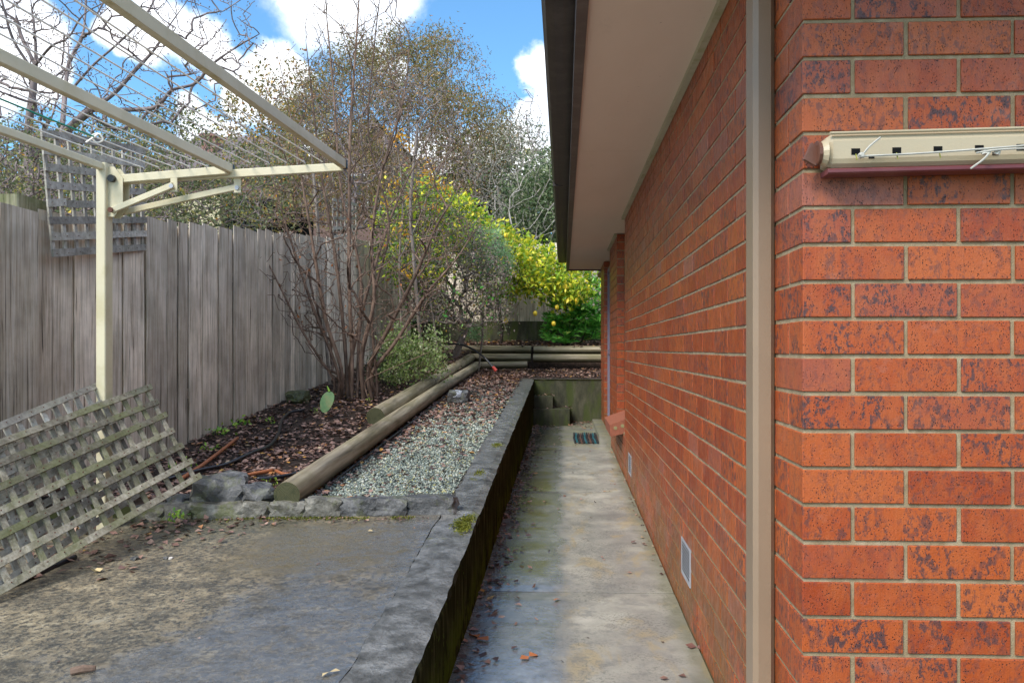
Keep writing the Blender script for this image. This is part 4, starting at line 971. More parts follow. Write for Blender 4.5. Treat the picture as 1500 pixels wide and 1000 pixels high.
for _ in range(620):   # windrow of leaves in the gutter of the path, thinning towards the middle
    y = 2.5 + 8.5 * random.random() ** .8; x = -.41 + abs(random.gauss(0, .075)) * (1.1 if noise.noise(Vector((0, y * 3, 0))) > -.1 else .5)
    LP.append((x, y, path_z(y) + U(.004, .014))); LS.append(U(.02, .05))
for _ in range(60):
    y = U(2.6, 11); x = U(-.35, .5); LP.append((x, y, path_z(y) + .006)); LS.append(U(.015, .035))
for _ in range(260):
    x, y = U(-.4, .5), U(10.6, 11.44); 
    if y < 11.2 and random.random() < .7: continue
    zz = path_z(y)
    if x < .09 and y > 11.0: zz = .378
    if x < -.15 and y > 11.16: zz = .548
    LP.append((x, y, zz + U(.004, .015))); LS.append(U(.03, .055))
for _ in range(70):
    y = U(4, 9.8); LP.append((U(.50, .545), y, path_z(y) + .006)); LS.append(U(.015, .03))
o = leaf_mesh('path_leaves', LP, LS, M['litter'], flat=.93, aspect=.75, fold=.1); tag(o, 'small wet brown leaves blown along the left edge of the path', 'fallen leaves', kind='stuff')
LP = []; LS = []
for _ in range(260):
    p = P(U(205, 660), 0, 1); t = random.random() ** .6; x = -2.4 + 1.75 * random.random() ** 1.3; y = 3.9 - abs(random.gauss(0, .07 + .10 * (x < -1.5)))
    LP.append((x, y, sz(x, y) + U(.004, .012))); LS.append(U(.015, .05) if x < -1.4 else U(.01, .025))
for _ in range(150):
    x, y = U(-2.6, -1.75), U(3.0, 3.9); LP.append((x, y, sz(x, y) + .006)); LS.append(U(.02, .06))
for _ in range(45):
    x, y = U(-2.6, -.5), U(1.8, 3.9); LP.append((x, y, sz(x, y) + .004)); LS.append(U(.006, .016))
o = leaf_mesh('patio_leaves', LP, LS, M['litter'], flat=.93, aspect=.7, fold=.1); tag(o, 'damp leaf scraps gathered along the foot of the stone edging', 'fallen leaves', kind='stuff')
# moss at the foot of the edging and on the wall
pp_ = []
for _ in range(1500):
    x = U(-2.3, -.75); y = 3.93 - abs(random.gauss(0, .022)); 
    if noise.noise(Vector((x * 4, 0, 3))) < -.1: continue
    pp_.append((x, y, sz(x, y) + .001))
for _ in range(1500):
    t = random.random(); cx_, cy_ = random.choice([(-.50, 3.78), (-.47, 3.70), (-.53, 4.9), (-.50, 5.9), (-.47, 3.84)]); x = cx_ + random.gauss(0, .018); y = cy_ + random.gauss(0, .045)
    if x > -.425: continue
    pp_.append((x, y, wall_z(y) + .010))
o = leaf_mesh('moss', pp_, .010, M['moss'], aspect=.8, droop=-.8); tag(o, 'bright green moss along the edging stones and wall top', 'moss', kind='stuff')
# a few single leaves and bits that can be told apart
def one_leaf(px, py, zf, s, lab, mat='litter'):
    d = 3.
    for _ in range(40): p = P(px, py, d); d += (p.z - zf(p.x, p.y) - .004) * 2.2
    p = P(px, py, d); o = leaf_mesh('fallen_leaf', [tuple(p)] * 2, s, M[mat], flat=.95, aspect=.8, fold=.1); me = o.data
    c = sum((v.co for v in me.vertices), Vector()) / len(me.vertices)
    for v in me.vertices: v.co -= c
    o.location = (c.x, c.y, c.z + .004); tag(o, lab, 'leaf')
pz = lambda x, y: path_z(y)
M['leafpale'] = flat_mat('straw_leaf', (.55, .42, .22), .5); M['leaforange'] = flat_mat('orange_leaf', (.45, .16, .06), .4); M['leafdull'] = flat_mat('plum_brown_leaf', (.16, .075, .06), .5)
one_leaf(775, 962, pz, .05, 'orange-brown leaf on the wet nearest path slab', 'leaforange'); one_leaf(1020, 948, pz, .045, 'curled plum-brown leaf on the path by the brick wall', 'leafdull')
one_leaf(812, 878, pz, .03, 'small orange leaf just before the path joint', 'leaforange'); one_leaf(924, 795, pz, .035, 'brown leaf alone in the middle of the dry side of the path', 'leafdull')
one_leaf(483, 985, sz, .03, 'pale straw-coloured leaf on the wet patio near the bottom', 'leafpale'); one_leaf(146, 838, sz, .045, 'yellowed leaf on the patio near the lattice', 'leafpale')
one_leaf(700, 934, pz, .07, 'large ragged brown leaf against the foot of the retaining wall', 'leaforange'); one_leaf(539, 778, sz, .025, 'tan leaf on the patio in front of the edging', 'leafpale')
a = P(104, 960, 2.28); b = P(140, 951, 2.30); tw = MB().tube([(a.x, a.y, sz(a.x, a.y) + .010), ((a.x + b.x) / 2, (a.y + b.y) / 2, sz(a.x, a.y) + .014), (b.x, b.y, sz(b.x, b.y) + .010)], [.011, .012, .008], 7).build('bark_piece', M['bark_red']); tag(tw, 'short broken stick lying on the patio at lower left', 'stick')
for i, (px, py, s_) in enumerate(((243, 805, .022), (197, 790, .03), (250, 800, .018))):
    d = 3.4; p = P(px, py, 3.4); p = P(px, py, 3.37); tag(rock('pebble', (s_, s_ * .8, s_ * .6), i + 3, [M['rock'], M['rock'], flat_mat('white_pebble', (.6, .55, .5), .5)][i], (p.x, p.y, sz(p.x, p.y) + s_ * .2), sub=2),
        ['black pebble on the patio touching the white one', 'flat black pebble on the patio nearest the lattice', 'small white pebble on the patio beside a black one'][i], 'pebble')

# ------------------------------------------------------------------ trees and shrubs
class Tree:
    """branches joined to the nearest point of what has grown so far; girth from the number of tips carried"""
    def __init__(s, root): s.p = [np.array(root, float)]; s.par = [-1]; s.br = []; s.depth = [0.]
    def trunk(s, pts, frm=0, n=5):
        cur = frm; chain = [frm]; pts = smooth_curve([s.p[frm]] + [np.array(p) for p in pts], n)[1:]
        for q in pts:
            q = np.array(q); s.p.append(q); s.par.append(cur); s.depth.append(s.depth[cur] + np.linalg.norm(q - s.p[cur])); cur = len(s.p) - 1; chain.append(cur)
        s.br.append(chain); return cur
    def grow(s, targets, k=.35, wig=.06, up=.15, steps=4):
        """k: how much the way back to the root counts"""
        root = s.p[0]; T = sorted(targets, key=lambda t: np.linalg.norm(np.array(t) - root))
        cap = len(s.p) + len(T) * steps + 1; A = np.zeros((cap, 3)); D = np.zeros(cap); n = len(s.p); A[:n] = s.p; D[:n] = s.depth
        tips = []
        for t in T:
            t = np.array(t, float); cost = np.linalg.norm(A[:n] - t, axis=1) + k * D[:n]
            i = int(np.argmin(cost)); a = A[i]; ln = np.linalg.norm(t - a)
            if ln < .01: continue
            c = a + (t - a) * .45 + np.array([0, 0, -up * ln]) + rng.normal(size=3) * wig * ln
            chain = [i]; prev = i
            for q in range(1, steps + 1):
                u = q / steps; pt_ = (1 - u) ** 2 * a + 2 * u * (1 - u) * c + u * u * t
                if q < steps: pt_ = pt_ + rng.normal(size=3) * wig * ln * .25
                A[n] = pt_; D[n] = D[prev] + ln / steps; s.p.append(pt_); s.par.append(prev); s.depth.append(D[n]); prev = n; chain.append(n); n += 1
            s.br.append(chain); tips.append(prev)
        return tips
    def radii(s, tip, ex=.42):
        n = len(s.p); cnt = np.zeros(n); ch = np.zeros(n, int)
        for i in range(1, n): ch[s.par[i]] += 1
        for i in range(n - 1, 0, -1):
            if ch[i] == 0: cnt[i] = 1
            cnt[s.par[i]] += cnt[i]
        return tip * np.maximum(cnt, 1) ** ex
    def mesh(s, tip, ex=.42, sides=None):
        r = s.radii(tip, ex); mb_v = []; mb_f = []; base = 0
        for chain in s.br:
            rr = [r[i] for i in chain]; rr[0] = rr[1]*1.05 if len(rr) > 1 else rr[0]; rr[-1] *= .6
            n = sides or (7 if rr[0] > .03 else (5 if rr[0] > .008 else 3))
            pts = [s.p[i] for i in chain]; m = len(pts); t0 = pts[1] - pts[0]; t0 /= np.linalg.norm(t0) + 1e-9
            a = np.cross(t0, [.3, .9, .2]); a /= np.linalg.norm(a) + 1e-9
            ang = np.arange(n) * 2 * math.pi / n; ca, sa = np.cos(ang)[:, None], np.sin(ang)[:, None]
            for i, p in enumerate(pts):
                t = pts[min(i + 1, m - 1)] - pts[max(i - 1, 0)]; t = t / (np.linalg.norm(t) + 1e-9)
                a = a - t * a.dot(t); a /= np.linalg.norm(a) + 1e-9; b = np.cross(t, a); mb_v.append(p + (ca * a + sa * b) * rr[i])
            for i in range(m - 1):
                k = np.arange(n); k2 = (k + 1) % n; o = base + i * n
                mb_f.append(np.stack([o + k, o + k2, o + n + k2, o + n + k], 1))
            base += m * n
        return np.concatenate(mb_v), np.concatenate(mb_f)
def blob(px, py, d, rx, ry, rd, n, shell=0.):
    """n random points in an ellipsoid seen at (px, py); rx, ry in photo pixels, rd in metres"""
    o = []
    while len(o) < n:
        v = rng.uniform(-1, 1, 3); q = np.linalg.norm(v)
        if q > 1 or q < shell: continue
        dd = d + v[2] * rd; o.append(tuple(P(px + v[0] * rx, py + v[1] * ry, dd)))
    return o
def poly_targets(poly, d0, d1, n):
    """n points seen inside a photo polygon between two depths"""
    xs_ = [p[0] for p in poly]; ys_ = [p[1] for p in poly]; o = []
    while len(o) < n:
        x, y = U(min(xs_), max(xs_)), U(min(ys_), max(ys_)); ins = False; j = len(poly) - 1
        for i in range(len(poly)):
            if (poly[i][1] > y) != (poly[j][1] > y) and x < (poly[j][0] - poly[i][0]) * (y - poly[i][1]) / (poly[j][1] - poly[i][1]) + poly[i][0]: ins = not ins
            j = i
        if ins: o.append(tuple(P(x, y, U(d0, d1))))
    return o
def plant(name, label, cat, T, barkm, tip, leaves=(), ex=.42, trunk_name='branches', group=None):
    r = Vector(T.p[0]); o = empty(name, r, label, cat, group)
    V, F_ = T.mesh(tip, ex); big(trunk_name, V - np.array(r) * 0, F_, M[barkm], None, smooth=True).parent = o
    br = o.children[-1]; br.location = -r
    for (nm, pos, size, mt, kw) in leaves:
        q = leaf_mesh(nm, pos, size, M[mt], None, **kw); q.parent = o; q.location = -r; tag(q, kind='stuff')
    return o
def around(centres, n, s):
    c = np.asarray(centres); i = rng.integers(0, len(c), n); return c[i] + rng.normal(size=(n, 3)) * s
def ground_pt(px, d, y_=511):
    p = P(px, y_, d); return (p.x, p.y, (zt(p.x, p.y) if -3.1 < p.x < 4 and p.y < 15.3 else gz(p.x, p.y)) - .03)

# bare tree at upper left, beyond the fence
T = Tree(ground_pt(52, 8.6)); d = 8.6
a = T.trunk([P(50, 420, d), P(52, 330, d), P(44, 250, d), P(42, 190, d), P(50, 120, d), P(52, 60, d), P(44, -10, d), P(40, -80, d)])
k = 22
def near(px, py, dd=d):
    t = np.array(P(px, py, dd)); return int(np.argmin(np.linalg.norm(np.array(T.p) - t, axis=1)))
T.trunk([P(20, 60, 8.5), P(5, 10, 8.4), P(-10, -50, 8.4)], near(50, 110)); T.trunk([P(30, 50, 8.7), P(20, 0, 8.7), P(15, -60, 8.8)], near(50, 90))
b1 = T.trunk([P(90, 205, 8.4), P(125, 168, 8.3), P(166, 138, 8.2), P(197, 104, 8.2), P(226, 73, 8.2), P(248, 38, 8.2), P(275, 0, 8.1), P(300, -40, 8.1)], near(47, 290))
T.trunk([P(215, 160, 8.3), P(236, 150, 8.2), P(252, 132, 8.2), P(286, 122, 8.2), P(310, 95, 8.1), P(345, 70, 8.1), P(380, 50, 8.)], near(150, 150))
T.trunk([P(98, 110, 8.8), P(106, 82, 8.8), P(120, 55, 8.8), P(125, 20, 8.9), P(128, -50, 8.9)], near(90, 200)); 
T.trunk([P(118, 116, 8.6), P(140, 92, 8.5), P(168, 68, 8.5), P(197, 40, 8.5), P(222, 8, 8.5), P(240, -40, 8.5)], near(98, 130))
T.trunk([P(75, 68, 8.3), P(100, 55, 8.2), P(122, 22, 8.2), P(160, 0, 8.2)], near(52, 100))
tips = T.grow(poly_targets([(-60, -60), (330, -60), (400, 10), (390, 110), (300, 160), (220, 200), (100, 250), (-60, 330)], 7.6, 9.6, 560), k=.12, wig=.10, up=-.05)
tips = T.grow(poly_targets([(-60, -20), (170, 0), (170, 120), (100, 300), (0, 420), (-60, 420)], 7.6, 9.4, 240), k=.12, wig=.10, up=.0)
tw = [T.p[i] for i in tips]
plant('bare_tree', 'large leafless tree with mauve-grey limbs beyond the fence at upper left', 'tree', T, 'bark_mauve', .0044, [('buds', around([T.p[i] for i in range(60, len(T.p), 2)], 4200, .03), .026, 'l_brown', dict(aspect=.6))], ex=.50, trunk_name='trunk')
# scrub between that tree and the fence
def bush(name, label, cat, root, targets, barkm, tip, leaf=None, nl=0, ls=.03, spread=.08, k=.3, wig=.12, up=.1, ex=.4, trunk=None, extra=(), lk=None, group=None, steps=4):
    T = Tree(root)
    if trunk: T.trunk(trunk)
    tips = T.grow(targets, k, wig, up, steps); cen = [T.p[i] for i in range(3, len(T.p))]; tp = [T.p[i] for i in tips]; lv = []
    if leaf: lv.append(('foliage', around(tp, nl, spread), rng.uniform(ls * .6, ls * 1.3, nl), leaf, lk or {}))
    for (src, nm, n_, s_, mt, sp, kw) in extra: lv.append((nm, around(tp if src == 't' else cen, n_, sp), rng.uniform(s_ * .6, s_ * 1.3, n_), mt, kw))
    return plant(name, label, cat, T, barkm, tip, lv, ex=ex, group=group)
bush('twiggy_shrub', 'dense mauve twiggy shrub with a few yellow leaves behind the fence at far left', 'shrub', ground_pt(20, 7.2), poly_targets([(-60, 200), (60, 180), (230, 200), (260, 330), (60, 420), (-60, 420)], 6.4, 8.0, 800), 'bark_mauve', .0036, 'l_olive', 6500, .035, .09, extra=[('c', 'yellow_leaves', 160, .04, 'l_yellow', .06, {}), ('t', 'buds', 6000, .02, 'l_brown', .10, {})])
bush('twiggy_shrub', 'farther olive and mauve thicket filling the gaps behind the lattice screen', 'shrub', ground_pt(90, 10.5), poly_targets([(-60, 240), (60, 215), (260, 220), (330, 300), (300, 420), (-60, 420)], 9.6, 11.5, 420), 'bark_mauve', .0050, 'l_olive', 9000, .06, .16, extra=[('t', 'buds', 6000, .035, 'l_brown', .18, {}), ('c', 'yellow_leaves', 200, .05, 'l_yellow', .12, {})])
bush('olive_shrub', 'olive-green evergreen shrub behind the fence right of the hoist post', 'shrub', ground_pt(250, 11), poly_targets([(150, 160), (260, 150), (330, 200), (420, 230), (440, 330), (200, 340), (120, 260)], 10, 12.5, 380), 'bark_mauve', .005, 'l_olive', 8000, .05, .09, extra=[('t', 'buds', 1500, .03, 'l_brown', .16, {}), ('c', 'yellow_leaves', 160, .05, 'l_yellow', .12, {})])
bush('olive_shrub', 'yellowish evergreen tree seen between the clothes bar and bare shrub', 'shrub', ground_pt(400, 15), poly_targets([(310, 170), (360, 110), (440, 90), (480, 200), (480, 330), (330, 320)], 14, 17, 260), 'bark_mauve', .005, 'l_gum', 5200, .075, .17, extra=[('t', 'yellow_leaves', 260, .06, 'l_yellow', .2, {})])
# gum tree
gum = poly_targets([(425, 130), (470, 95), (505, 60), (545, 48), (600, 42), (660, 50), (690, 85), (722, 122), (745, 165), (760, 205), (745, 260), (700, 290), (560, 330), (440, 320), (400, 250), (400, 190)], 19, 26, 560)
gum = [g_ for g_ in gum if noise.noise(Vector(g_) * .55) > -.18]
T = Tree(ground_pt(610, 22)); T.trunk([P(612, 400, 22), P(605, 300, 22), P(600, 220, 22), P(598, 150, 22)]); T.trunk([P(570, 240, 21.5), P(520, 180, 21)], 8); T.trunk([P(660, 220, 22.5), P(700, 180, 23)], 9)
tips = T.grow(gum, .25, .08, .12); tp = [T.p[i] for i in tips]
plant('gum_tree', 'tall olive-brown gum tree beyond the back fence against the sky', 'tree', T, 'bark_grey', .011, [('foliage', around(tp, 62000, .22), rng.uniform(.05, .12, 62000), 'l_gum', dict(aspect=.3, droop=.9))], ex=.42, trunk_name='trunk')
bush('purple_tree', 'mauve-brown fine-twigged tree crown in front of the gum tree', 'tree', ground_pt(520, 17), poly_targets([(415, 200), (470, 120), (560, 90), (640, 120), (700, 190), (720, 300), (560, 340), (420, 330)], 15.5, 18.5, 620), 'bark_mauve', .006, 'l_brown', 5200, .06, .16, k=.2, extra=[('t', 'green_leaves', 1700, .07, 'l_gum', .2, dict(droop=.6))])
bush('pale_tree', 'pale grey-leaved small tree behind the lemon tree', 'tree', ground_pt(745, 20), poly_targets([(680, 230), (700, 190), (760, 170), (800, 200), (812, 260), (800, 330), (700, 330)], 18.5, 21, 260), 'bark_pale', .010, 'l_pale', 5200, .06, .17, trunk=[P(742, 400, 20), P(735, 320, 20), P(728, 270, 20)], extra=[('t', 'green_leaves', 700, .08, 'l_hedge', .2, {})], ex=.36)
bush('bare_tree', 'leafless dark tree whose crooked twigs rise beside the gutter', 'tree', ground_pt(850, 24), poly_targets([(725, 150), (760, 120), (800, 150), (850, 160), (900, 300), (780, 300), (740, 240)], 23, 25, 120), 'bark_mauve', .010, 'l_brown', 500, .05, .15, k=.2, trunk=[P(850, 400, 24), P(830, 300, 24), P(800, 240, 24), P(776, 205, 24), P(770, 160, 24)])
bush('dark_conifer', 'dark evergreen behind the pale tree in the middle distance', 'tree', ground_pt(710, 24), poly_targets([(660, 250), (700, 235), (745, 245), (750, 350), (650, 350)], 23, 25, 120), 'bark_dark', .012, 'l_dark', 9000, .11, .28)
bush('hedge_tree', 'mid-green leafy tree above the back fence beside the gutter', 'tree', ground_pt(800, 18), poly_targets([(750, 300), (780, 250), (820, 240), (900, 250), (900, 375), (740, 370)], 17, 19, 360), 'bark_pale', .008, 'l_hedge', 17000, .085, .26)
bush('bare_shrub', 'pale bare-stemmed shrub branching above the back fence', 'shrub', ground_pt(765, 16.6), poly_targets([(700, 300), (730, 220), (800, 210), (830, 260), (820, 340), (720, 345)], 16, 17, 140), 'bark_pale', .0045, 'l_pale', 500, .035, .12, k=.45, up=.0, wig=.05)
# lemon tree
LT = poly_targets([(640, 310), (672, 292), (700, 312), (730, 330), (760, 352), (800, 362), (850, 382), (872, 410), (862, 436), (815, 440), (775, 430), (735, 425), (712, 440), (700, 395), (665, 360)], 13.4, 14.7, 260)
lem = bush('lemon_tree', 'lemon tree with bright yellow-green leaves and ripe fruit before the back fence', 'tree', ground_pt(733, 14.2), LT, 'bark_dark', .0055, 'l_lemon', 9500, .095, .10, trunk=[P(735, 480, 14.2), P(730, 440, 14.2), P(735, 400, 14.2)], k=.3, ex=.36, lk=dict(aspect=.5))
for i, (px, py) in enumerate([(752, 401), (799, 409), (829, 420), (816, 450), (811, 474), (784, 459), (726, 419), (776, 380), (741, 345), (700, 366), (716, 437), (845, 440), (741, 470)]):
    bm = bmesh.new(); bmesh.ops.create_uvsphere(bm, u_segments=12, v_segments=8, radius=.038)
    for v_ in bm.verts: v_.co.z *= 1.2
    me = bpy.data.meshes.new('lemon'); bm.to_mesh(me); bm.free(); me.polygons.foreach_set('use_smooth', [True] * len(me.polygons)); o = link_mesh('lemon', me, M['fruit'], lem, P(px, py, 13.55)); 
# blue-grey shrub
bush('blue_green_shrub', 'soft blue-green needle-leaved shrub left of the lemon tree', 'shrub', ground_pt(700, 13.0), poly_targets([(684, 352), (705, 335), (735, 342), (754, 368), (750, 400), (715, 408), (690, 385)], 12.6, 13.1, 70), 'bark_grey', .004, 'l_blue', 6500, .055, .06, lk=dict(aspect=.14, fold=.03), extra=[('t', 'seed_heads', 1300, .03, 'l_brown', .10, {})])
# brown tangled shrub
bush('tangled_shrub', 'tangled brown shrub arching over the upper logs with scattered green leaves', 'shrub', ground_pt(665, 12.6), poly_targets([(585, 300), (640, 285), (700, 330), (745, 400), (745, 470), (690, 480), (640, 475), (590, 450)], 11.4, 13.2, 760), 'bark_grey', .0058, 'l_olive', 4200, .045, .09, k=.22, wig=.14, up=.15, extra=[('t', 'green_leaves', 500, .06, 'l_rhodo', .1, {}), ('t', 'autumn_leaves', 90, .05, 'l_yellow', .1, {}), ('t', 'brown_leaves', 7000, .04, 'l_brown', .11, {})])
bush('green_sapling', 'tall green and yellow leaved sapling left of the blue-green shrub', 'shrub', ground_pt(635, 11.6), poly_targets([(560, 290), (610, 250), (670, 290), (690, 340), (640, 420), (560, 400)], 11.2, 12.4, 130), 'bark_grey', .0035, 'l_hedge', 2600, .055, .11, extra=[('t', 'lime_leaves', 2200, .07, 'l_lemon', .12, {})])
# rhododendron, whorls of long leaves
RT = poly_targets([(792, 470), (808, 448), (850, 440), (878, 455), (885, 495), (840, 503), (800, 500)], 13.9, 14.4, 115)
T = Tree(ground_pt(838, 14.2)); tips = T.grow(RT, .3, .08, .1); pos = []; dr_ = []
for i in tips:
    for j in range(13):
        an = j * 2.4 + i; dv_ = np.array([math.cos(an), math.sin(an), .35]); pos.append(T.p[i] + rng.normal(size=3) * .015); dr_.append(dv_ * 1.4)
o = plant('glossy_shrub', 'bright green glossy long-leaved shrub on the bank below the lemon tree', 'shrub', T, 'bark_dark', .004, [('foliage', np.array(pos), rng.uniform(.12, .19, len(pos)), 'l_rhodo', dict(aspect=.28, dirs=np.array(dr_), fold=.05))])
GT = poly_targets([(862, 405), (890, 395), (930, 420), (930, 470), (868, 450)], 13.6, 14.3, 40)
bush('broadleaf_shrub', 'dark green broad-leaved shrub peeping past the house corner', 'shrub', ground_pt(900, 14.0), GT, 'bark_dark', .004, 'l_rhodo', 700, .10, .12)
# variegated shrub and low greens
bush('variegated_shrub', 'low pale variegated shrub spilling over the upper log', 'shrub', ground_pt(600, 9.3), poly_targets([(563, 490), (585, 478), (610, 490), (640, 480), (652, 505), (650, 545), (610, 560), (560, 555)], 8.9, 9.7, 190), 'bark_red', .0022, 'l_varieg', 3300, .034, .06, k=.35, lk=dict(aspect=.7))
bush('dark_groundcover', 'dark green low shrub behind the variegated one', 'shrub', ground_pt(575, 9.9), poly_targets([(535, 540), (550, 500), (590, 490), (600, 560), (540, 575)], 9.4, 10.3, 60), 'bark_dark', .0025, 'l_hedge', 1300, .04, .06)
bush('grey_tuft', 'small grey-green tuft under the tangled shrub on the bank', 'shrub', ground_pt(700, 13.9), poly_targets([(685, 478), (700, 472), (712, 490), (700, 498), (686, 494)], 13.7, 14.0, 18), 'bark_grey', .003, 'l_blue', 500, .06, .05, lk=dict(aspect=.15))
# big bare multi-stemmed shrub in the bed
T = Tree(ground_pt(520, 8.4)); d = 8.4; B = T.p[0]
def stem(pts, dd=0):
    x, y, z_ = pts[0]; q = ground_pt(521 + (x - 519) * 1.1 + random.uniform(-5, 5), d + z_ * .6 + random.uniform(-.08, .08))
    return T.trunk([q] + [P(x, y, d + z_) for (x, y, z_) in pts])
stem([(516, 520, 0), (512, 420, 0), (512, 320, 0), (513, 200, .05), (520, 90, .1), (528, -30, .1)])
stem([(500, 540, -.1), (478, 470, -.1), (462, 380, -.15), (440, 250, -.2), (418, 130, -.2), (400, 60, -.2)])
stem([(490, 560, -.2), (465, 520, -.3), (440, 480, -.4), (410, 420, -.5), (380, 360, -.5)])
stem([(505, 500, .1), (492, 380, .2), (470, 250, .3), (455, 120, .3), (448, 60, .3)])
stem([(530, 520, -.1), (548, 440, -.1), (545, 350, 0), (560, 250, .1), (592, 140, .2), (600, 60, .2)])
stem([(540, 540, -.1), (575, 470, -.2), (610, 400, -.3), (640, 330, -.4), (665, 290, -.4)])
stem([(545, 548, .1), (580, 500, .2), (625, 430, .2), (668, 380, .2), (700, 330, .2)])
stem([(525, 510, .1), (528, 400, .2), (500, 280, .2), (490, 150, .3), (478, 20, .3)])
stem([(535, 560, -.25), (560, 545, -.3), (600, 528, -.35), (632, 514, -.4)])
stem([(512, 540, .2), (540, 420, .3), (580, 300, .4), (625, 210, .4), (650, 160, .4)])
stem([(495, 545, -.2), (455, 440, -.1), (410, 300, 0), (385, 200, .1)])
stem([(545, 450, .1), (570, 330, 0), (540, 200, -.1), (548, 70, -.1), (556, 0, -.1)])
tips = T.grow(poly_targets([(372, 350), (400, 150), (440, 60), (480, -60), (590, -60), (610, 90), (680, 200), (700, 330), (660, 420), (620, 500), (560, 540), (470, 540), (400, 470)], 7.6, 9.2, 680), .35, .05, -.03, 5)
tips2 = T.grow(poly_targets([(380, 330), (420, 260), (640, 260), (690, 330), (640, 440), (560, 500), (460, 500), (370, 420)], 7.6, 9.2, 1500), .15, .10, .0, 4)
tips3 = T.grow(poly_targets([(410, 130), (440, 20), (480, -60), (590, -60), (600, 130), (540, 260), (450, 260)], 8.0, 8.9, 170), .6, .03, -.12, 5)
tp = [T.p[i] for i in tips]; tp2 = [T.p[i] for i in tips2]; tp3 = [T.p[i] for i in tips3]
plant('bare_shrub', 'tall leafless multi-stemmed shrub with reddish twigs growing beside the fence', 'shrub', T, 'bark_red', .0031,
      [('buds', around(tp + tp3, 1300, .03), .022, 'l_brown', dict(aspect=.5)), ('red_leaves', around(tp2, 60, .04), .05, 'l_red', {})], ex=.40)
c0 = P(513, 300, 8.95); tg = MB().tube(smooth_curve([ground_pt(505, 9.1), P(508, 480, 9.1), P(512, 380, 9.1), P(512, 200, 9.1), P(516, 140, 9.1)]), [.05] * 1 + [.048] * 23 + [.03], 8) if False else None
for (px0, px1, r_, lab) in ((468, 452, .035, 'slender pale leaning trunk just left of the bare shrub'), (606, 612, .022, 'thin grey upright trunk behind the variegated shrub')):
    b_ = ground_pt(px0 + 15, 9.6); T = Tree(b_); T.trunk([P(px0 + 8, 480, 9.6), P(px0, 380, 9.6), P(px0 - 5, 300, 9.6), P(px1, 180, 9.6)])
    tps = T.grow(poly_targets([(px1 - 50, 100), (px1 + 60, 90), (px1 + 50, 280), (px1 - 50, 280)], 9.2, 10.2, 60), .3, .06, -.05)
    plant('young_tree', lab, 'tree', T, 'bark_grey', .0042, [('buds', around([T.p[i] for i in tps], 300, .05), .03, 'l_brown', {})], ex=.5)
# yellow-leaved sapling
T = Tree(ground_pt(590, 10.2)); T.trunk([P(588, 480, 10.2), P(585, 380, 10.2), P(590, 290, 10.2), P(582, 220, 10.2), P(572, 175, 10.2)]); T.trunk([P(610, 330, 10.1), P(630, 280, 10.1), P(650, 262, 10.)], 10)
yc = [(572, 190), (585, 200), (592, 208), (620, 238), (625, 248), (632, 256), (630, 268), (642, 270), (655, 278), (612, 262), (570, 280), (575, 268), (565, 292), (600, 290), (585, 330), (590, 345), (598, 395), (640, 300)]
tps = T.grow([tuple(P(x, y, 10.1)) for x, y in yc], .3, .06, 0); T.grow(poly_targets([(560, 180), (620, 200), (670, 270), (650, 400), (560, 400)], 9.7, 10.6, 90), .3, .08, 0)
plant('yellow_leaved_sapling', 'slim sapling holding clusters of drooping orange-yellow autumn leaves', 'tree', T, 'bark_grey', .0028, [('foliage', around([T.p[i] for i in tps], 230, .06), rng.uniform(.05, .08, 230), 'l_yellow', dict(aspect=.45, droop=1.2))])
# weeds
wp = [(322, 638, 'bright green weed clump at the foot of the fence near the lattice'), (350, 625, 'feathery green weed beside the fence right of the first clump'), (322, 632, None), (465, 606, 'yellow-green seedling below the green pad'), (478, 600, 'small weed touching the bottom of the green pad'), (380, 575, 'little weed climbing the fence foot'), (440, 545, 'weed tuft at the fence behind the green pad'),
      (395, 620, 'sprig of weed beside the black hose'), (540, 590, 'sprig of green between the shrub and the short log'), (262, 690, 'green sprout behind the loose rocks'), (262, 765, 'tiny weed growing at the patio edge below the lattice'), (310, 663, 'small sprout between the terracotta pipe and fence'), (395, 715, 'tuft of grass beside the timber peg')]
for px, py, lab in wp:
    if not lab: continue
    if py > 760: p = P(px, py, 3.93); p.z = sz(p.x, p.y)
    else: p = gp_(px, py, 5.5, 0)
    n = random.randint(14, 34); s_ = .035 if px < 360 and py < 700 else .022
    pos = np.array(p)[None] + rng.normal(size=(n, 3)) * np.array([.05, .05, .015]) * (1 if s_ > .03 else .5) + np.array([0, 0, .03]) * rng.uniform(0, 1.8, (n, 1))
    o = leaf_mesh('weed', pos - np.array(p), rng.uniform(s_ * .6, s_ * 1.4, n), M['weed'], droop=-.5); o.location = p; tag(o, lab, 'weed', 'small weeds in the garden bed')
bw_ = ground_pt(478, 8.0)

# ------------------------------------------------------------------ neighbours beyond the fence
def nb(name, loc, label, cat='house'): return empty(name, loc, label, cat)
c = P(300, 300, 15.5); h1 = nb('neighbour_house', (c.x, c.y, 1), 'cream house wall with a black lattice screen seen over the left fence')
a, b = P(235, 286, 15.5), P(322, 286, 15.5); MB().box(a.x, b.x, c.y, c.y + 3, 0, P(0, 284, 15.5).z).build('wall', M['creamwall'], h1)
b2 = P(392, 286, 15.5); MB().box(b.x + .01, b2.x, c.y + .3, c.y + 2.9, 0, P(0, 288, 15.5).z).build('wall', M['hole'], h1)
m = MB()
for i in range(9): x = b.x + .04 + i * .115; m.box(x, x + .03, c.y + .2, c.y + .215, 2, P(0, 290, 15.5).z)
for i in range(14): z = 2.6 + i * .12; m.box(b.x + .02, b2.x, c.y + .216, c.y + .23, z, z + .03) if z < P(0, 292, 15.5).z else None
m.build('black_lattice', M['black'], h1)
c = P(300, 230, 30); h2 = nb('neighbour_house', (c.x, c.y, 2), 'distant roof with a brick chimney beyond the trees at left')
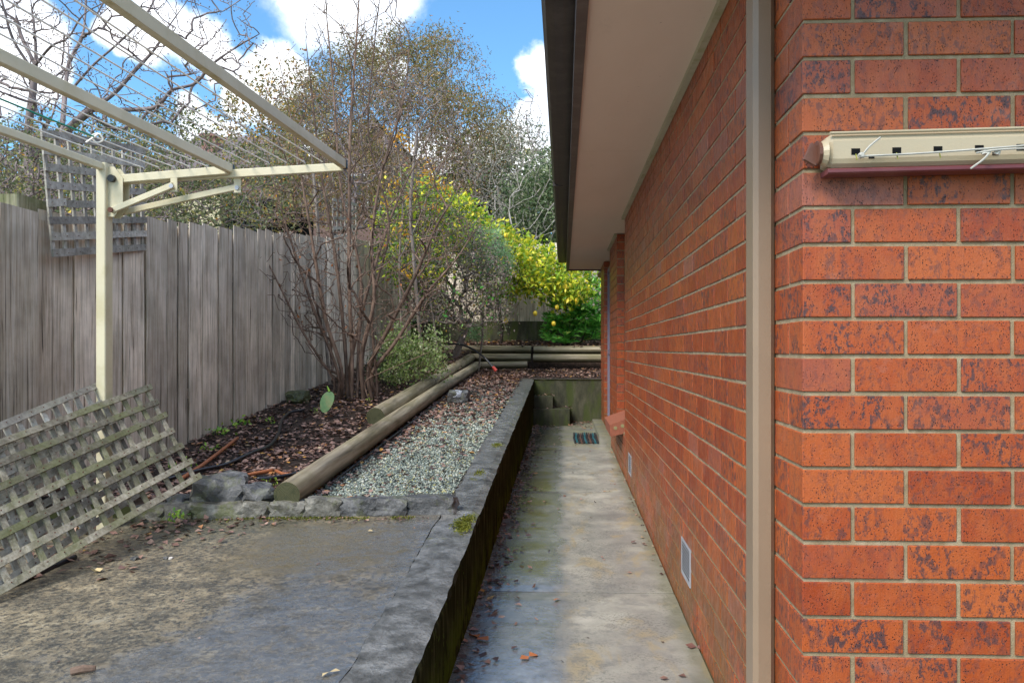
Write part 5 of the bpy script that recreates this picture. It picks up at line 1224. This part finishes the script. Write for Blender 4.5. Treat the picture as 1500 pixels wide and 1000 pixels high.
m = MB(); p0, p1 = P(180, 215, 30), P(420, 215, 30); m.add([(p0.x, c.y, P(0, 250, 30).z), (p1.x, c.y, P(0, 250, 30).z), (p1.x - 1, c.y + 4, P(0, 200, 34).z), (p0.x + 1, c.y + 4, P(0, 200, 34).z), (p1.x, c.y + 8, P(0, 250, 30).z), (p0.x, c.y + 8, P(0, 250, 30).z)], [(0, 1, 2, 3), (3, 2, 4, 5), (0, 3, 5), (1, 4, 2)]); m.build('roof', M['roof'], h2)
MB().box(p0.x + .3, p1.x - .3, c.y + .4, c.y + 7.6, .5, P(0, 251, 30).z).build('wall', M['brownwall'], h2)
q = P(305, 215, 32); ch = MB().box(q.x - .28, q.x + .28, q.y, q.y + .6, q.z - 1.5, P(0, 200, 32).z).build('chimney', M['chimney'], h2); MB().box(q.x - .36, q.x + .36, q.y - .08, q.y + .68, P(0, 200, 32).z, P(0, 196, 32).z).build('chimney_cap', M['chimney'], ch)
c = P(550, 240, 30); h3 = nb('neighbour_house', (c.x, c.y, 2), 'brown gabled house half hidden behind the bare branches in the centre')
m = MB(); p0, pa, p1 = P(425, 250, 30), P(548, 172, 30), P(645, 270, 30); yb = c.y + 7
m.add([(p0.x, c.y, p0.z), (pa.x, c.y, pa.z), (p1.x, c.y, p1.z), (p0.x, yb, p0.z), (pa.x, yb, pa.z), (p1.x, yb, p1.z)], [(0, 1, 4, 3), (1, 2, 5, 4)]); m.build('roof', M['roof'], h3)
m = MB(); m.add([(p0.x + .2, c.y + .3, .5), (p1.x - .2, c.y + .3, .5), (p1.x - .2, c.y + .3, p1.z - .1), (pa.x, c.y + .3, pa.z - .12), (p0.x + .2, c.y + .3, p0.z - .1)], [(0, 1, 2, 3, 4)]); m.build('gable_wall', M['brownwall'], h3)
for px in (470, 520, 600):
    p = P(px, 275, 30); wn_ = MB().box(p.x - .45, p.x + .45, c.y + .24, c.y + .29, p.z - .7, p.z + .6).build('window', M['whitewall'], h3); MB().box(p.x - .37, p.x + .37, c.y + .225, c.y + .236, p.z - .62, p.z + .52).build('pane', M['glass'], wn_)
# wooded rise far behind
def far_clump():
    pos = []
    for _ in range(1100):
        px, d = U(-400, 1150), U(34, 60); h = 7 + 3 * noise.noise(Vector((px * .01, d * .1, 0))); p = P(px, 511, d); z0_ = gz(p.x, p.y)
        cc = np.array([p.x, p.y, z0_ + U(.0, 1) * h]); pos.append(cc + rng.normal(size=(70, 3)) * np.array([.9, .9, .5]))
    return np.concatenate(pos)
fc = far_clump(); o = leaf_mesh('far_wood', fc, .36, M['l_olive'], aspect=.8); tag(o, 'distant olive-brown trees on the rise behind the houses', 'trees', kind='stuff')
